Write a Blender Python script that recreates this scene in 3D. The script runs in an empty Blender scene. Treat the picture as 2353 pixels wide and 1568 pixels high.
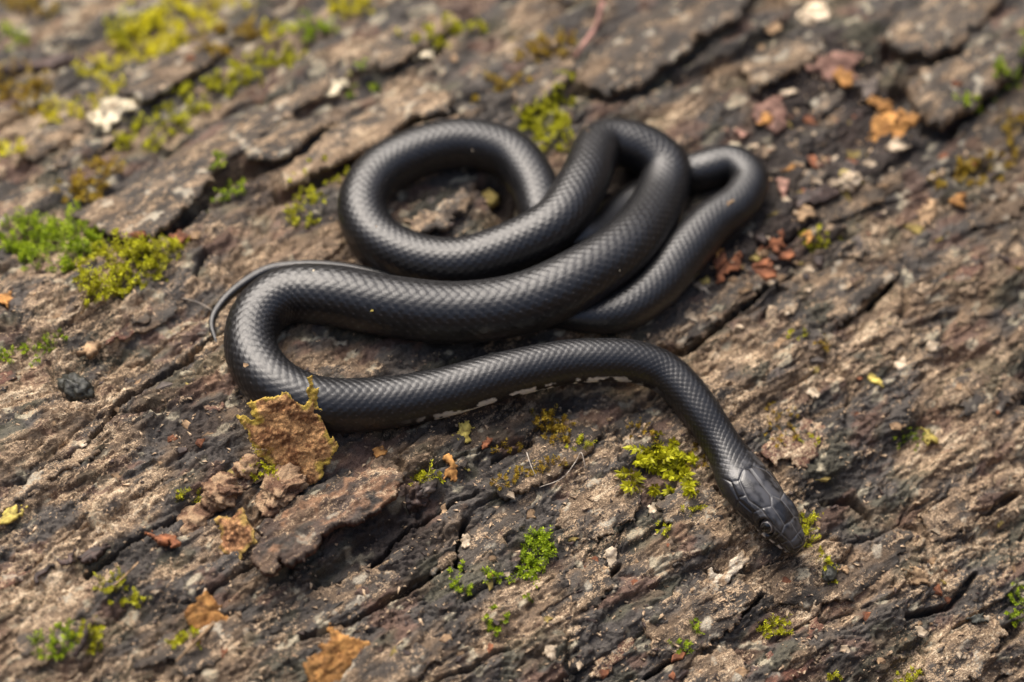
import bpy, bmesh, math, random
import numpy as np
from mathutils import Vector

random.seed(7)
RNG = np.random.default_rng(11)
sc = bpy.context.scene
COL = sc.collection
R_ = math.radians

# ------------------------------------------------------------------ camera
ELEV = R_(47.0); DIST = 0.83; LENS = 100.0
CAM = np.array([0.0, -DIST * math.cos(ELEV), DIST * math.sin(ELEV)])
FWD = np.array([0.0, math.cos(ELEV), -math.sin(ELEV)])
RGT = np.array([1.0, 0.0, 0.0])
UPV = np.array([0.0, math.sin(ELEV), math.cos(ELEV)])
cd = bpy.data.cameras.new('camera'); cam = bpy.data.objects.new('camera', cd); COL.objects.link(cam)
cam.location = CAM.tolist(); cam.rotation_euler = (math.pi / 2 - ELEV, 0, 0)
cd.lens = LENS; cd.sensor_width = 36.0; cd.clip_start = 0.01; cd.clip_end = 500.0
cd.dof.use_dof = True; cd.dof.focus_distance = 0.806; cd.dof.aperture_fstop = 5.2
cd.dof.aperture_blades = 9
sc.camera = cam

# ------------------------------------------------------------------ sky, sun, exposure
SUN_EL, SUN_AZ = R_(58), R_(-28)          # azimuth from +Y (away from the camera) towards +X
w = bpy.data.worlds.new('World'); sc.world = w; w.use_nodes = True
nt = w.node_tree; bg = nt.nodes['Background']
sky = nt.nodes.new('ShaderNodeTexSky'); sky.sky_type = 'NISHITA'; sky.sun_disc = False
sky.sun_elevation = SUN_EL; sky.sun_rotation = SUN_AZ
sky.air_density = 1.0; sky.dust_density = 6.0; sky.ozone_density = 1.0
nt.links.new(sky.outputs[0], bg.inputs[0]); bg.inputs[1].default_value = 0.09
ld = bpy.data.lights.new('sun', 'SUN'); sun = bpy.data.objects.new('sun', ld); COL.objects.link(sun)
ld.energy = 1.5; ld.angle = R_(45); ld.color = (1.0, 0.95, 0.88)
sdir = Vector((math.sin(SUN_AZ) * math.cos(SUN_EL), math.cos(SUN_AZ) * math.cos(SUN_EL), math.sin(SUN_EL)))
sun.rotation_euler = sdir.to_track_quat('Z', 'Y').to_euler(); sun.location = sdir * 3
vs = sc.view_settings; vs.view_transform = 'Standard'; vs.look = 'None'; vs.gamma = 1.0
vs.exposure = 1.3; vs.use_curve_mapping = False

# ------------------------------------------------------------------ the log's own coordinates: u along the grain, s round the girth, h outwards
PHI = R_(37.0); RAD = 0.50; C0 = -0.08
EU = np.array([math.cos(PHI), math.sin(PHI), 0.0]); EV = np.array([math.sin(PHI), -math.cos(PHI), 0.0])
EZ = np.array([0.0, 0.0, 1.0])
def fromlog(u, s, h):                      # millimetres in, metres out
    u = np.asarray(u, float) * 1e-3; s = np.asarray(s, float) * 1e-3; h = np.asarray(h, float) * 1e-3
    th = s / RAD; r = RAD + h
    return (u[..., None] * EU + (r * np.sin(th) + C0)[..., None] * EV + (r * np.cos(th) - RAD)[..., None] * EZ)
def lognormal(s):
    th = np.asarray(s, float) * 1e-3 / RAD
    return np.sin(th)[..., None] * EV + np.cos(th)[..., None] * EZ
def tolog(P):
    P = np.asarray(P, float); q = P @ EV - C0; z = P[..., 2] + RAD
    return P @ EU * 1e3, RAD * np.arctan2(q, z) * 1e3, (np.hypot(q, z) - RAD) * 1e3
def ray(ix, iy):                           # picture coordinates on a 2353 x 1568 frame
    k = 36.0 / LENS / 2353.0
    return FWD + (ix - 1176.5) * k * RGT + (784.0 - iy) * k * UPV
def at(ix, iy, h=0.0):                     # where that line of sight meets the log, h mm above the bark's mean level
    d = ray(ix, iy); o = CAM
    a0, a1 = o @ EV - C0, d @ EV; b0, b1 = o[2] + RAD, d[2]
    A = a1 * a1 + b1 * b1; B = 2 * (a0 * a1 + b0 * b1); Cc = a0 * a0 + b0 * b0 - (RAD + h * 1e-3) ** 2
    disc = max(B * B - 4 * A * Cc, 0.0); t = (-B - math.sqrt(disc)) / (2 * A)
    return o + t * d
def onplane(ix, iy, P0, N):
    d = ray(ix, iy); return CAM + d * (((P0 - CAM) @ N) / (d @ N))
def ab2us(a, b): return a * math.cos(PHI) + b * math.sin(PHI), a * math.sin(PHI) - b * math.cos(PHI) - C0 * 1e3
def us2ab(u, s):
    s = s + C0 * 1e3; return u * math.cos(PHI) + s * math.sin(PHI), u * math.sin(PHI) - s * math.cos(PHI)

# ------------------------------------------------------------------ noise
def _hash(ix, iy, seed):
    h = (ix.astype(np.int64) * 374761393 + iy.astype(np.int64) * 668265263 + seed * 982451653) & 0xffffffff
    h = ((h ^ (h >> 13)) * 1274126177) & 0xffffffff
    h = ((h ^ (h >> 16)) * 2246822519) & 0xffffffff
    return (h ^ (h >> 15)) & 0xffffffff
def hash01(ix, iy, seed): return _hash(ix, iy, seed) / 4294967295.0
_ga = np.arange(256) * (2 * math.pi / 256); GX, GY = np.cos(_ga), np.sin(_ga)
def perlin(x, y, seed=0):
    x = np.asarray(x, float); y = np.asarray(y, float)
    x0 = np.floor(x); y0 = np.floor(y); fx = x - x0; fy = y - y0
    ix = x0.astype(np.int64); iy = y0.astype(np.int64)
    def g(dx, dy):
        k = _hash(ix + dx, iy + dy, seed) & 255
        return GX[k] * (fx - dx) + GY[k] * (fy - dy)
    sx = fx * fx * fx * (fx * (fx * 6 - 15) + 10); sy = fy * fy * fy * (fy * (fy * 6 - 15) + 10)
    a = g(0, 0); a = a + sx * (g(1, 0) - a); b = g(0, 1); b = b + sx * (g(1, 1) - b)
    return (a + sy * (b - a)) * 1.5
def fbm(x, y, seed=0, oct=4, gain=0.5):
    r = 0; amp = 1.0
    for k in range(oct):
        r = r + amp * perlin(x, y, seed + 17 * k); x = x * 2.03 + 3.1; y = y * 2.03 + 1.7; amp *= gain
    return r
def worley(x, y, seed=0, jit=0.9):
    ix = np.floor(x).astype(np.int64); iy = np.floor(y).astype(np.int64)
    f1 = np.full(x.shape, 9.0); f2 = f1.copy(); idh = np.zeros(x.shape); cx = np.zeros(x.shape); cy = np.zeros(x.shape)
    for dx in (-1, 0, 1):
        for dy in (-1, 0, 1):
            jx, jy = ix + dx, iy + dy
            px = jx + 0.5 + jit * (hash01(jx, jy, seed) - 0.5); py = jy + 0.5 + jit * (hash01(jx, jy, seed + 5) - 0.5)
            d = np.hypot(px - x, py - y); near = d < f1
            f2 = np.where(near, f1, np.minimum(f2, d)); f1 = np.where(near, d, f1)
            idh = np.where(near, hash01(jx, jy, seed + 9), idh); cx = np.where(near, px, cx); cy = np.where(near, py, cy)
    return f1, f2, idh, x - cx, y - cy
def sstep(a, b, x):
    t = np.clip((x - a) / (b - a), 0, 1); return t * t * (3 - 2 * t)
def mixc(c, d, m): return c + (np.asarray(d, float) - c) * np.asarray(m)[..., None]

# ------------------------------------------------------------------ object helpers
def mesh_from(name, V, F, attrs=None, smooth=True):
    me = bpy.data.meshes.new(name); V = np.asarray(V, np.float32)
    me.vertices.add(len(V)); me.vertices.foreach_set('co', V.ravel())
    if isinstance(F, np.ndarray):
        n = F.shape[1]; m = len(F); li = F.ravel().astype(np.int32)
        st = np.arange(0, m * n, n, dtype=np.int32)
    else:
        li = np.array([i for f in F for i in f], np.int32); ln = np.array([len(f) for f in F])
        st = np.concatenate([[0], np.cumsum(ln)[:-1]]).astype(np.int32); m = len(F)
    me.loops.add(len(li)); me.loops.foreach_set('vertex_index', li)
    me.polygons.add(m); me.polygons.foreach_set('loop_start', st)
    me.polygons.foreach_set('use_smooth', np.full(m, smooth))
    for k, v in (attrs or {}).items():
        v = np.asarray(v, np.float32)
        if v.ndim == 1: me.attributes.new(k, 'FLOAT', 'POINT').data.foreach_set('value', v)
        elif k == 'col':
            c = np.concatenate([np.clip(v, 0, 1), np.ones((len(v), 1), np.float32)], 1).astype(np.float32)
            me.attributes.new(k, 'FLOAT_COLOR', 'POINT').data.foreach_set('color', c.ravel())
        else: me.attributes.new(k, 'FLOAT_VECTOR', 'POINT').data.foreach_set('vector', v.ravel())
    me.update(calc_edges=True); me.validate()
    return me
def link(name, me, mat=None, parent=None, label=None, cat=None, group=None, kind=None):
    o = bpy.data.objects.new(name, me); COL.objects.link(o)
    if mat is not None and me is not None and not me.materials: me.materials.append(mat)
    if parent is not None: o.parent = parent
    return tag(o, label, cat, group, kind)
def tag(o, label=None, cat=None, group=None, kind=None):
    if label: o['label'] = label
    if cat: o['category'] = cat
    if group: o['group'] = group
    if kind: o['kind'] = kind
    return o

# ------------------------------------------------------------------ materials
def nodes(name):
    m = bpy.data.materials.new(name); m.use_nodes = True; t = m.node_tree
    return m, t, t.nodes['Principled BSDF']
def nn(t, kind, **kw):
    n = t.nodes.new(kind)
    for k, v in kw.items(): setattr(n, k, v)
    return n
def noise_node(t, vec, scale, detail=3, rough=0.6):
    n = nn(t, 'ShaderNodeTexNoise'); n.inputs['Scale'].default_value = scale
    n.inputs['Detail'].default_value = detail; n.inputs['Roughness'].default_value = rough
    if vec is not None: t.links.new(vec, n.inputs['Vector'])
    return n
def ramp(t, fac, stops):
    r = nn(t, 'ShaderNodeValToRGB'); e = r.color_ramp.elements
    while len(e) < len(stops): e.new(0.5)
    for k, (p, c) in enumerate(stops):
        e[k].position = p; e[k].color = (c, c, c, 1) if not hasattr(c, '__len__') else (*c, 1)
    t.links.new(fac, r.inputs[0]); return r
def mixn(t, fac, a, b, blend='MIX'):
    m = nn(t, 'ShaderNodeMix', data_type='RGBA', blend_type=blend)
    for sock, v in ((m.inputs[0], fac), (m.inputs[6], a), (m.inputs[7], b)):
        if hasattr(v, 'links') or isinstance(v, bpy.types.NodeSocket): t.links.new(v, sock)
        elif hasattr(v, '__len__'): sock.default_value = (*v, 1)
        else: sock.default_value = v
    return m.outputs[2]
def attr(t, name): return nn(t, 'ShaderNodeAttribute', attribute_name=name)
def mapping(t, vec, sx, sy, sz):
    m = nn(t, 'ShaderNodeMapping'); m.inputs['Scale'].default_value = (sx, sy, sz); t.links.new(vec, m.inputs[0]); return m.outputs[0]

def make_bark(name, rough0=0.48, rough1=0.9, bump=0.00035, fibre=True):
    m, t, p = nodes(name); c = attr(t, 'col'); lp = attr(t, 'lp').outputs['Vector']
    fine = noise_node(t, mapping(t, lp, .85, 1.15, 1.0), 1.0, 4, 0.65)        # grain about a millimetre across
    fib = noise_node(t, mapping(t, lp, *((.12, 1.6, .6) if fibre else (.5, .5, .5))), 1.0, 3, 0.6)          # fibres along the grain
    speck = noise_node(t, mapping(t, lp, 1.0, 1.5, 1.2), 1.6, 2, 0.5)
    grain = noise_node(t, mapping(t, lp, 2.2, 3.0, 2.4), 1.0, 3, 0.6)       # sand-like grain
    v1 = ramp(t, grain.outputs[0], [(0.30, .55), (0.50, .98), (0.72, 1.45)])
    v2 = ramp(t, fib.outputs[0], [(0.3, .82), (0.7, 1.16)])
    def madd(x, k, y):
        m = nn(t, 'ShaderNodeMath', operation='MULTIPLY_ADD'); t.links.new(x, m.inputs[0]); m.inputs[1].default_value = k
        if isinstance(y, float): m.inputs[2].default_value = y
        else: t.links.new(y, m.inputs[2])
        return m.outputs[0]
    x = madd(attr(t, 'wear').outputs['Fac'], 1.0, -1.525)
    x = madd(fine.outputs[0], 1.7, x); x = madd(grain.outputs[0], 1.0, x); x = madd(fib.outputs[0], .35, x)   # where the grey skin has rubbed off
    tanc = mixn(t, ramp(t, speck.outputs[0], [(.35, 0.0), (.65, 1.0)]).outputs[0], (.27, .18, .105), (.46, .34, .215))
    base = mixn(t, ramp(t, x, [(.49, 0.0), (.58, .92)]).outputs[0], c.outputs[0], tanc)
    base = mixn(t, ramp(t, x, [(.80, 0.0), (.92, .8)]).outputs[0], base, (.66, .53, .36))
    col = mixn(t, 1.0, base, v1.outputs[0], 'MULTIPLY'); col = mixn(t, 1.0, col, v2.outputs[0], 'MULTIPLY')
    t.links.new(col, p.inputs['Base Color'])
    rr = ramp(t, noise_node(t, mapping(t, lp, .05, .09, .05), 1.0, 3).outputs[0], [(0.35, rough0), (0.6, rough1)])
    t.links.new(rr.outputs[0], p.inputs['Roughness']); p.inputs['Specular IOR Level'].default_value = 0.38
    b = nn(t, 'ShaderNodeBump'); b.inputs['Distance'].default_value = bump * 1.7; b.inputs['Strength'].default_value = 1.0
    ad = nn(t, 'ShaderNodeMath', operation='ADD'); t.links.new(madd(grain.outputs[0], .45, fine.outputs[0]), ad.inputs[0]); t.links.new(madd(fib.outputs[0], .4, 0.0), ad.inputs[1])
    t.links.new(ad.outputs[0], b.inputs['Height']); t.links.new(b.outputs[0], p.inputs['Normal'])
    return m
M_BARK = make_bark('weathered_bark')
def make_chip(name, c0, c1, rough=0.8, scale=500, bump=0.0003, trans=0.0):
    m, t, p = nodes(name); tc = nn(t, 'ShaderNodeTexCoord').outputs['Object']
    n = noise_node(t, tc, scale, 4, 0.65); r = ramp(t, n.outputs[0], [(0.32, c0), (0.66, c1)])
    nb_ = noise_node(t, tc, scale * .42, 4, 0.7); dk = ramp(t, nb_.outputs[0], [(0.36, .38), (0.5, 1.0), (0.68, 1.45)])
    class _W: pass
    _w = _W(); _w.outputs = [mixn(t, 1.0, r.outputs[0], dk.outputs[0], 'MULTIPLY')]; r = _w
    inf = nn(t, 'ShaderNodeObjectInfo'); hv = nn(t, 'ShaderNodeHueSaturation')
    mr = nn(t, 'ShaderNodeMapRange'); t.links.new(inf.outputs['Random'], mr.inputs[0]); mr.inputs[3].default_value = .65; mr.inputs[4].default_value = 1.3
    t.links.new(mr.outputs[0], hv.inputs['Value']); t.links.new(r.outputs[0], hv.inputs['Color'])
    t.links.new(hv.outputs[0], p.inputs['Base Color']); p.inputs['Roughness'].default_value = rough
    p.inputs['Specular IOR Level'].default_value = 0.35
    b = nn(t, 'ShaderNodeBump'); b.inputs['Distance'].default_value = bump; t.links.new(n.outputs[0], b.inputs['Height'])
    t.links.new(b.outputs[0], p.inputs['Normal'])
    return m
M_TAN = make_chip('tan_chip', (.20, .12, .065), (.46, .31, .17))
M_CREAM = make_chip('cream_chip', (.36, .26, .16), (.70, .58, .42))
M_RUST = make_chip('rust_chip', (.11, .035, .018), (.36, .14, .06))
M_ORANGE = make_chip('orange_chip', (.25, .10, .026), (.55, .285, .085))
M_PINK = make_chip('pinkish_chip', (.16, .075, .055), (.36, .21, .155))
M_DARK = make_chip('dark_chip', (.022, .014, .011), (.085, .055, .045), .6)
M_OLIVE = make_chip('olive_chip', (.19, .13, .035), (.44, .34, .10))
M_STONE = make_chip('wet_stone', (.018, .019, .015), (.075, .075, .06), .45, 700, .0004)
M_GREY = make_chip('grey_chip', (.07, .058, .05), (.21, .17, .14))
M_WHITE = make_chip('white_lichen', (.34, .28, .17), (.66, .58, .42), .8, 350)
M_YELLOW = make_chip('yellow_lichen', (.30, .22, .04), (.62, .50, .12), .7, 600)
def make_moss(name, c0, c1, c2):
    m, t, p = nodes(name); c = attr(t, 'tip').outputs['Fac']
    r = ramp(t, c, [(0.0, c0), (0.45, c1), (1.0, c2)])
    t.links.new(r.outputs[0], p.inputs['Base Color']); p.inputs['Roughness'].default_value = .5
    p.inputs['Specular IOR Level'].default_value = .3
    tr = nn(t, 'ShaderNodeBsdfTranslucent'); t.links.new(r.outputs[0], tr.inputs[0])
    mx = nn(t, 'ShaderNodeMixShader'); mx.inputs[0].default_value = .35
    t.links.new(p.outputs[0], mx.inputs[1]); t.links.new(tr.outputs[0], mx.inputs[2])
    t.links.new(mx.outputs[0], t.nodes['Material Output'].inputs[0])
    return m
M_MOSS = make_moss('yellow_green_moss', (.12, .095, .012), (.40, .39, .014), (.76, .76, .04))
M_MOSSG = make_moss('bright_green_moss', (.06, .07, .01), (.24, .34, .012), (.54, .66, .035))
M_MOSSB = make_moss('brownish_moss', (.13, .07, .012), (.34, .22, .02), (.56, .42, .05))
M_MOSSY = make_moss('yellow_moss', (.28, .22, .014), (.66, .60, .022), (.92, .86, .06))

# ------------------------------------------------------------------ the bark's relief and colour (mm)
def blobsum(u, s, blobs):
    r = np.zeros(u.shape)
    for ix, iy, rad, v in blobs:
        bu, bs, _ = tolog(at(ix, iy)); r += v * np.exp(-((u - bu) ** 2 + (s - bs) ** 2) / (rad * rad))
    return r
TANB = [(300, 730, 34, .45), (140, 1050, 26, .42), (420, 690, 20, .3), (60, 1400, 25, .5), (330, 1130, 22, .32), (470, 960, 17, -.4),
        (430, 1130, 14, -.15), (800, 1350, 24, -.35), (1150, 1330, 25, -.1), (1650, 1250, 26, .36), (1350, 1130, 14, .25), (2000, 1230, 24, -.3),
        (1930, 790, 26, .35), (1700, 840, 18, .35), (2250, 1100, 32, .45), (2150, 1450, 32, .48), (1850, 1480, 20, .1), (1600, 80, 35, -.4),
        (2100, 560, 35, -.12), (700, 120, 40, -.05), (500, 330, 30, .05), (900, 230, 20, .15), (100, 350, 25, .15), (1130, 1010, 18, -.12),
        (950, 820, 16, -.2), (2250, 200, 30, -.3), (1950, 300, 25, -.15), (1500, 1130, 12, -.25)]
GAP_SHADE = [(1950, 290, 26, .8), (1830, 440, 20, .7), (1740, 590, 12, .8), (1500, 450, 12, 1.2), (1430, 395, 9, 1.3), (1140, 450, 7, 1.0), (900, 1230, 14, .9), (560, 440, 12, .7), (1900, 160, 16, .7), (1640, 620, 9, .8), (470, 1010, 14, .6)]  # coil holes, gaps and hollows painted dark for their shade
CRACKS = [([(1230, 920), (1320, 905), (1420, 900), (1480, 905)], 3, 7), ([(1395, 375), (1425, 395), (1455, 400)], 9, 7), ([(1480, 425), (1500, 470), (1470, 500)], 12, 9), ([(1130, 430), (1160, 480)], 7, 5), ([(760, 1335), (850, 1265), (930, 1205), (985, 1140)], 3.5, 6),
          ([(265, 935), (300, 905), (360, 870), (400, 838), (440, 805), (475, 780), (508, 756)], 8, 1.15), ([(262, 938), (235, 985), (215, 1010)], 4, 1.0),
          ([(40, 1120), (110, 1075), (190, 1040), (240, 985), (262, 940)], 2.5, .5), ([(1935, 742), (1965, 710), (2010, 690), (2060, 632)], 5, 1.2),
          ([(1520, 798), (1580, 798), (1640, 755), (1700, 705), (1765, 650)], 8, 1.3), ([(700, 1465), (830, 1412), (900, 1370), (960, 1338), (1010, 1300), (1050, 1270)], 2.6, 1.2),
          ([(1050, 1290), (1055, 1240), (1075, 1190)], 3.5, .9), ([(1130, 1060), (1170, 1040), (1230, 1010)], 3, .8), ([(1230, 1130), (1180, 1160), (1120, 1200)], 3, 1.0),
          ([(1490, 1555), (1570, 1500), (1640, 1440), (1700, 1420), (1750, 1370)], 3, .8), ([(1240, 1420), (1330, 1370), (1420, 1300)], 3, .8),
          ([(1800, 560), (1900, 500)], 2.5, .7), ([(450, 640), (470, 590)], 3, .8), ([(150, 760), (230, 700), (300, 660)], 2.5, .6), ([(2160, 1200), (2270, 1180), (2330, 1140)], 3, 1.2),
          ([(2080, 1420), (2190, 1390), (2240, 1320)], 3, 1.0), ([(2280, 1480), (2330, 1450)], 6, 3), ([(400, 520), (470, 455), (540, 405), (630, 365)], 4.5, 4), ([(650, 445), (740, 408), (850, 345), (940, 288), (1030, 266)], 4.5, 4), ([(1330, 205), (1390, 224), (1470, 208), (1550, 152), (1610, 98)], 3, 3),
          ([(2040, 112), (2090, 138), (2190, 127)], 3.5, 3), ([(2072, 200), (2108, 278), (2175, 300), (2255, 235)], 4.5, 4), ([(1560, 175), (1700, 130), (1800, 60)], 4, 4), ([(1900, 1150), (1960, 1145), (2000, 1180)], 3, 1.5),
          ([(0, 300), (90, 250), (180, 190)], 3, 1.2), ([(380, 340), (520, 260), (640, 190)], 2.5, .8), ([(200, 1320), (330, 1230), (420, 1190)], 3, .8), ([(1100, 1130), (1000, 1170), (930, 1210), (860, 1290)], 2.5, .7)]
def polydist(u, s, pts):
    d = np.full(u.shape, 1e9)
    for (x0, y0), (x1, y1) in zip(pts[:-1], pts[1:]):
        dx, dy = x1 - x0, y1 - y0; tt = np.clip(((u - x0) * dx + (s - y0) * dy) / (dx * dx + dy * dy + 1e-9), 0, 1)
        d = np.minimum(d, np.hypot(u - x0 - tt * dx, s - y0 - tt * dy))
    return d
def bark(u, s):
    shp = u.shape; u = u.ravel(); s = s.ravel()
    wu = u + 7 * fbm(u / 45, s / 16, 1, 3); ws = s + 3.0 * fbm(u / 32, s / 12, 2, 4)
    h = 2.6 * fbm(u / 95, s / 30, 3, 3)
    # large plates, lifted and tilted one by one, with gaps between some of them
    f1, f2, idp, du, ds = worley(wu / 42, ws / 17, 21)
    gate = sstep(-.12, .28, fbm(u / 60, s / 22, 4, 2))
    edge = f2 - f1
    tl = (idp * 7.3) % 1 - .5; tl2 = (idp * 13.7) % 1 - .5
    h += (idp - .5) * 1.5 + tl * 1.7 * ds + tl2 * 1.1 * du
    h -= 2.4 * gate * (1 - sstep(.0, .085, edge)) 
    # flakes peeled in layers
    q = fbm(wu / 60, ws / 23, 31, 5, .52) * 4.2 + 10
    fl = np.floor(q); fr = q - fl
    h += 0.75 * (fl - 10 + sstep(.0, .11, fr)) - .38 * (fr)
    q2 = fbm(wu / 24 + 9, ws / 10, 36, 4, .55) * 3.6 + 10; f2_ = np.floor(q2); r2_ = q2 - f2_
    h += .5 * (f2_ - 10 + sstep(0, .07, r2_)) - .40 * r2_
    # small plates
    g1, g2, idq, eu_, es_ = worley(wu / 13 + 5, ws / 5.2, 41)
    g2gate = sstep(-.05, .3, fbm(u / 28, s / 14, 5, 2))
    h += g2gate * ((idq - .5) * .7 + ((idq * 9.1) % 1 - .5) * .7 * es_ - 1.3 * (1 - sstep(0, .075, g2 - g1)))
    # fibres and crumbling bark
    fibm = sstep(-.2, .25, fbm(u / 35, s / 20, 6, 2))
    h += fibm * .13 * (1 - 2 * np.abs(perlin(wu / 16, ws / 1.5, 61)))
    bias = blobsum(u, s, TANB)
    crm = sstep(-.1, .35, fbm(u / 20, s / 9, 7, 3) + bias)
    cr = fbm(u / 2.9, s / 1.9, 71, 4, .6)
    h += (.10 + .40 * crm) * cr
    h += .22 * fbm(u / 9, s / 4.0, 81, 3)
    # cracks that the log shows
    jit = .9 * fbm(u / 5, s / 5, 91, 3)
    for pts, dep, wid in CRACKS:
        pl = [tolog(at(*p))[:2] for p in pts]
        us = np.array(pl); lo = us.min(0) - 8; hi = us.max(0) + 8
        k = np.where((u > lo[0]) & (u < hi[0]) & (s > lo[1]) & (s < hi[1]))[0]
        if len(k) == 0: continue
        d = polydist(u[k] + jit[k] * .7, s[k] + jit[k] * .7, pl)
        h[k] -= dep * (1.9 if wid < 2 else 1.2) * (1 - sstep(wid * .45, wid * 1.05, d))
    # colour
    n1 = fbm(u / 48, s / 20, 101, 4); n2 = fbm(u / 16, s / 7, 102, 4)
    c = np.empty((len(u), 3)); c[:] = (.076, .065, .055)
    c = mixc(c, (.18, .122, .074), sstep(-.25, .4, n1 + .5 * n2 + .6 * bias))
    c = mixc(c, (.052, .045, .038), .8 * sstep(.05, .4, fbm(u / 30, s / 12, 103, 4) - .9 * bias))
    c = mixc(c, (.16, .088, .058), .6 * sstep(.22, .5, fbm(u / 22, s / 11, 104, 4)))
    c = mixc(c, (.10, .095, .055), .45 * sstep(.15, .5, fbm(u / 26, s / 14, 105, 3)))
    c *= (.72 + .56 * ((idp * 5.7) % 1))[:, None] * (.85 + .3 * ((idq * 3.3) % 1) * g2gate + .15 * (1 - g2gate))[:, None]
    gap_shade = np.clip(blobsum(u, s, GAP_SHADE), 0, 1); c = mixc(c, (.032, .023, .019), .9 * sstep(.15, .6, gap_shade + .35 * n2))  # shade of the holes and gaps put into the bark colour
    fleck = .25 * cr + .55 * n2 + .35 * ((idp * 3.9) % 1 - .5) - .9 * gap_shade + .35 * fbm(u / 7, s / 2.6, 106, 3) + .9 * bias
    h += gap_shade * .7 * fbm(u / 2.2, s / 2.0, 83, 4, .6)
    c = mixc(c, (.50, .44, .31), .7 * (1 - gap_shade) * sstep(.55, .7, fbm(u / 9, s / 6, 108, 3) + .25 * sstep(20, 120, -s)))
    wear = .5 + .66 * (fleck + .40 * n1 - .43)
    return h.reshape(shp), c.reshape(shp + (3,)), wear.reshape(shp)

# grid over the part of the log that the camera looks at (a across, b away from the camera)
def axis(lo, hi, step, mid=None, step2=None, ext=320.0):
    if mid is None: core = np.arange(lo, hi, step)
    else: core = np.concatenate([np.arange(lo, mid, step), np.arange(mid, hi, step2)])
    g = 1.15; lft = [core[0]]; st = step
    while lft[-1] > -ext: st = min(st * g, 2.8); lft.append(lft[-1] - st)
    rgt = [core[-1]]; st = step2 or step
    while rgt[-1] < ext: st = min(st * g, 2.8); rgt.append(rgt[-1] + st)
    return np.concatenate([np.array(lft[1:])[::-1], core, np.array(rgt[1:])])
GA = axis(-168, 168, .46); GB = axis(-132, 190, .44, 40, .66)
AA, BB = np.meshgrid(GA, GB)
UU, SS = ab2us(AA, BB)
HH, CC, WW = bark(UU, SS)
def gsamp(grid, u, s):
    a, b = us2ab(np.asarray(u, float), np.asarray(s, float))
    i = np.clip(np.searchsorted(GA, a) - 1, 0, len(GA) - 2); j = np.clip(np.searchsorted(GB, b) - 1, 0, len(GB) - 2)
    fa = np.clip((a - GA[i]) / (GA[i + 1] - GA[i]), 0, 1); fb = np.clip((b - GB[j]) / (GB[j + 1] - GB[j]), 0, 1)
    return (grid[j, i] * (1 - fa) + grid[j, i + 1] * fa) * (1 - fb) + (grid[j + 1, i] * (1 - fa) + grid[j + 1, i + 1] * fa) * fb
def ground_at(ix, iy, h=0.0):              # point h mm above the real bark along that line of sight
    hh = 0.0
    for _ in range(3):
        P = at(ix, iy, hh); u, s, _h = tolog(P); hh = float(gsamp(HH, u, s)) + h
    return at(ix, iy, hh)

# ------------------------------------------------------------------ the snake's line (picture x, y, width in picture px, extra height mm)
LINE = [(1839, 1262, 0, 1.4), (1812, 1232, 80, 1.4), (1785, 1192, 108, 1.4), (1738, 1132, 118, 1.6), (1690, 1070, 92, 1.2), (1650, 1010, 86, 0), (1612, 950, 90, 0),
        (1570, 895, 92, 2), (1520, 855, 94, 4.5), (1450, 829, 96, 6), (1370, 826, 98, 6.5), (1300, 835, 100, 6), (1150, 861, 106, 3.5), (1000, 909, 112, 0),
        (850, 934, 120, 0), (720, 924, 124, 0), (630, 884, 126, 0), (577, 805, 122, 0), (592, 728, 122, 0), (655, 680, 130, 0), (755, 675, 138, 0),
        (900, 706, 140, 0), (1050, 722, 140, 1), (1200, 700, 140, 3), (1335, 636, 138, 4.5), (1440, 556, 132, 5), (1520, 462, 122, 6), (1528, 385, 114, 7),
        (1466, 334, 110, 8), (1390, 338, 110, 8), (1340, 412, 116, 8.5), (1275, 510, 118, 7.5), (1175, 570, 116, 3), (1055, 606, 114, 0), (950, 594, 114, 0),
        (860, 545, 114, 0), (832, 475, 114, 0), (868, 405, 114, 0), (955, 352, 114, .5), (1070, 328, 114, 1), (1170, 355, 112, 1), (1226, 425, 110, 0),
        (1262, 520, 104, -.5), (1340, 545, 100, -.5), (1440, 500, 96, -.5), (1540, 420, 92, 0), (1618, 386, 92, 0), (1682, 378, 90, 0), (1722, 412, 90, 0),
        (1700, 464, 94, 0), (1632, 516, 102, 0), (1570, 587, 108, 0), (1508, 660, 106, 0), (1434, 712, 98, 0), (1350, 728, 80, -.3), (1250, 712, 66, -.5),
        (1130, 690, 54, -.5), (1000, 660, 44, -.3), (860, 634, 34, 0), (760, 616, 32, 0), (690, 610, 29, 0), (620, 622, 27, 0), (560, 652, 24, 0),
        (510, 695, 20, 0), (487, 742, 15, 0), (498, 790, 7, .3)]
def smooth_h(u, s, r=9.0):
    k = [(0, 0)] + [(math.cos(t) * r, math.sin(t) * r) for t in np.arange(8) * math.pi / 4] + [(math.cos(t) * r * .5, math.sin(t) * r * .5) for t in np.arange(6) * math.pi / 3]
    return float(np.mean([gsamp(HH, u + x, s + y) for x, y in k]))
ctrl = []; rad = []
PXR = 36.0 / LENS / 2353.0
for ix, iy, wd, ex in LINE:
    P = at(ix, iy, 6)
    for _ in range(3):
        depth = (P - CAM) @ FWD; r = max(wd, 60 if iy > 1200 else 4) * PXR * depth * 500.0   # mm
        u, s, _h = tolog(P); P = at(ix, iy, smooth_h(u, s) + r * .9 + ex)
    ctrl.append(P * 1e3); rad.append(r)
ctrl = np.array(ctrl); rad = np.array(rad)
for _ in range(2):                          # even out small height jitters
    z = ctrl[:, 2].copy(); z[1:-1] = .25 * z[:-2] + .5 * z[1:-1] + .25 * z[2:]
    ctrl[1:-1, 2] = .5 * ctrl[1:-1, 2] + .5 * z[1:-1]
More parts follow.
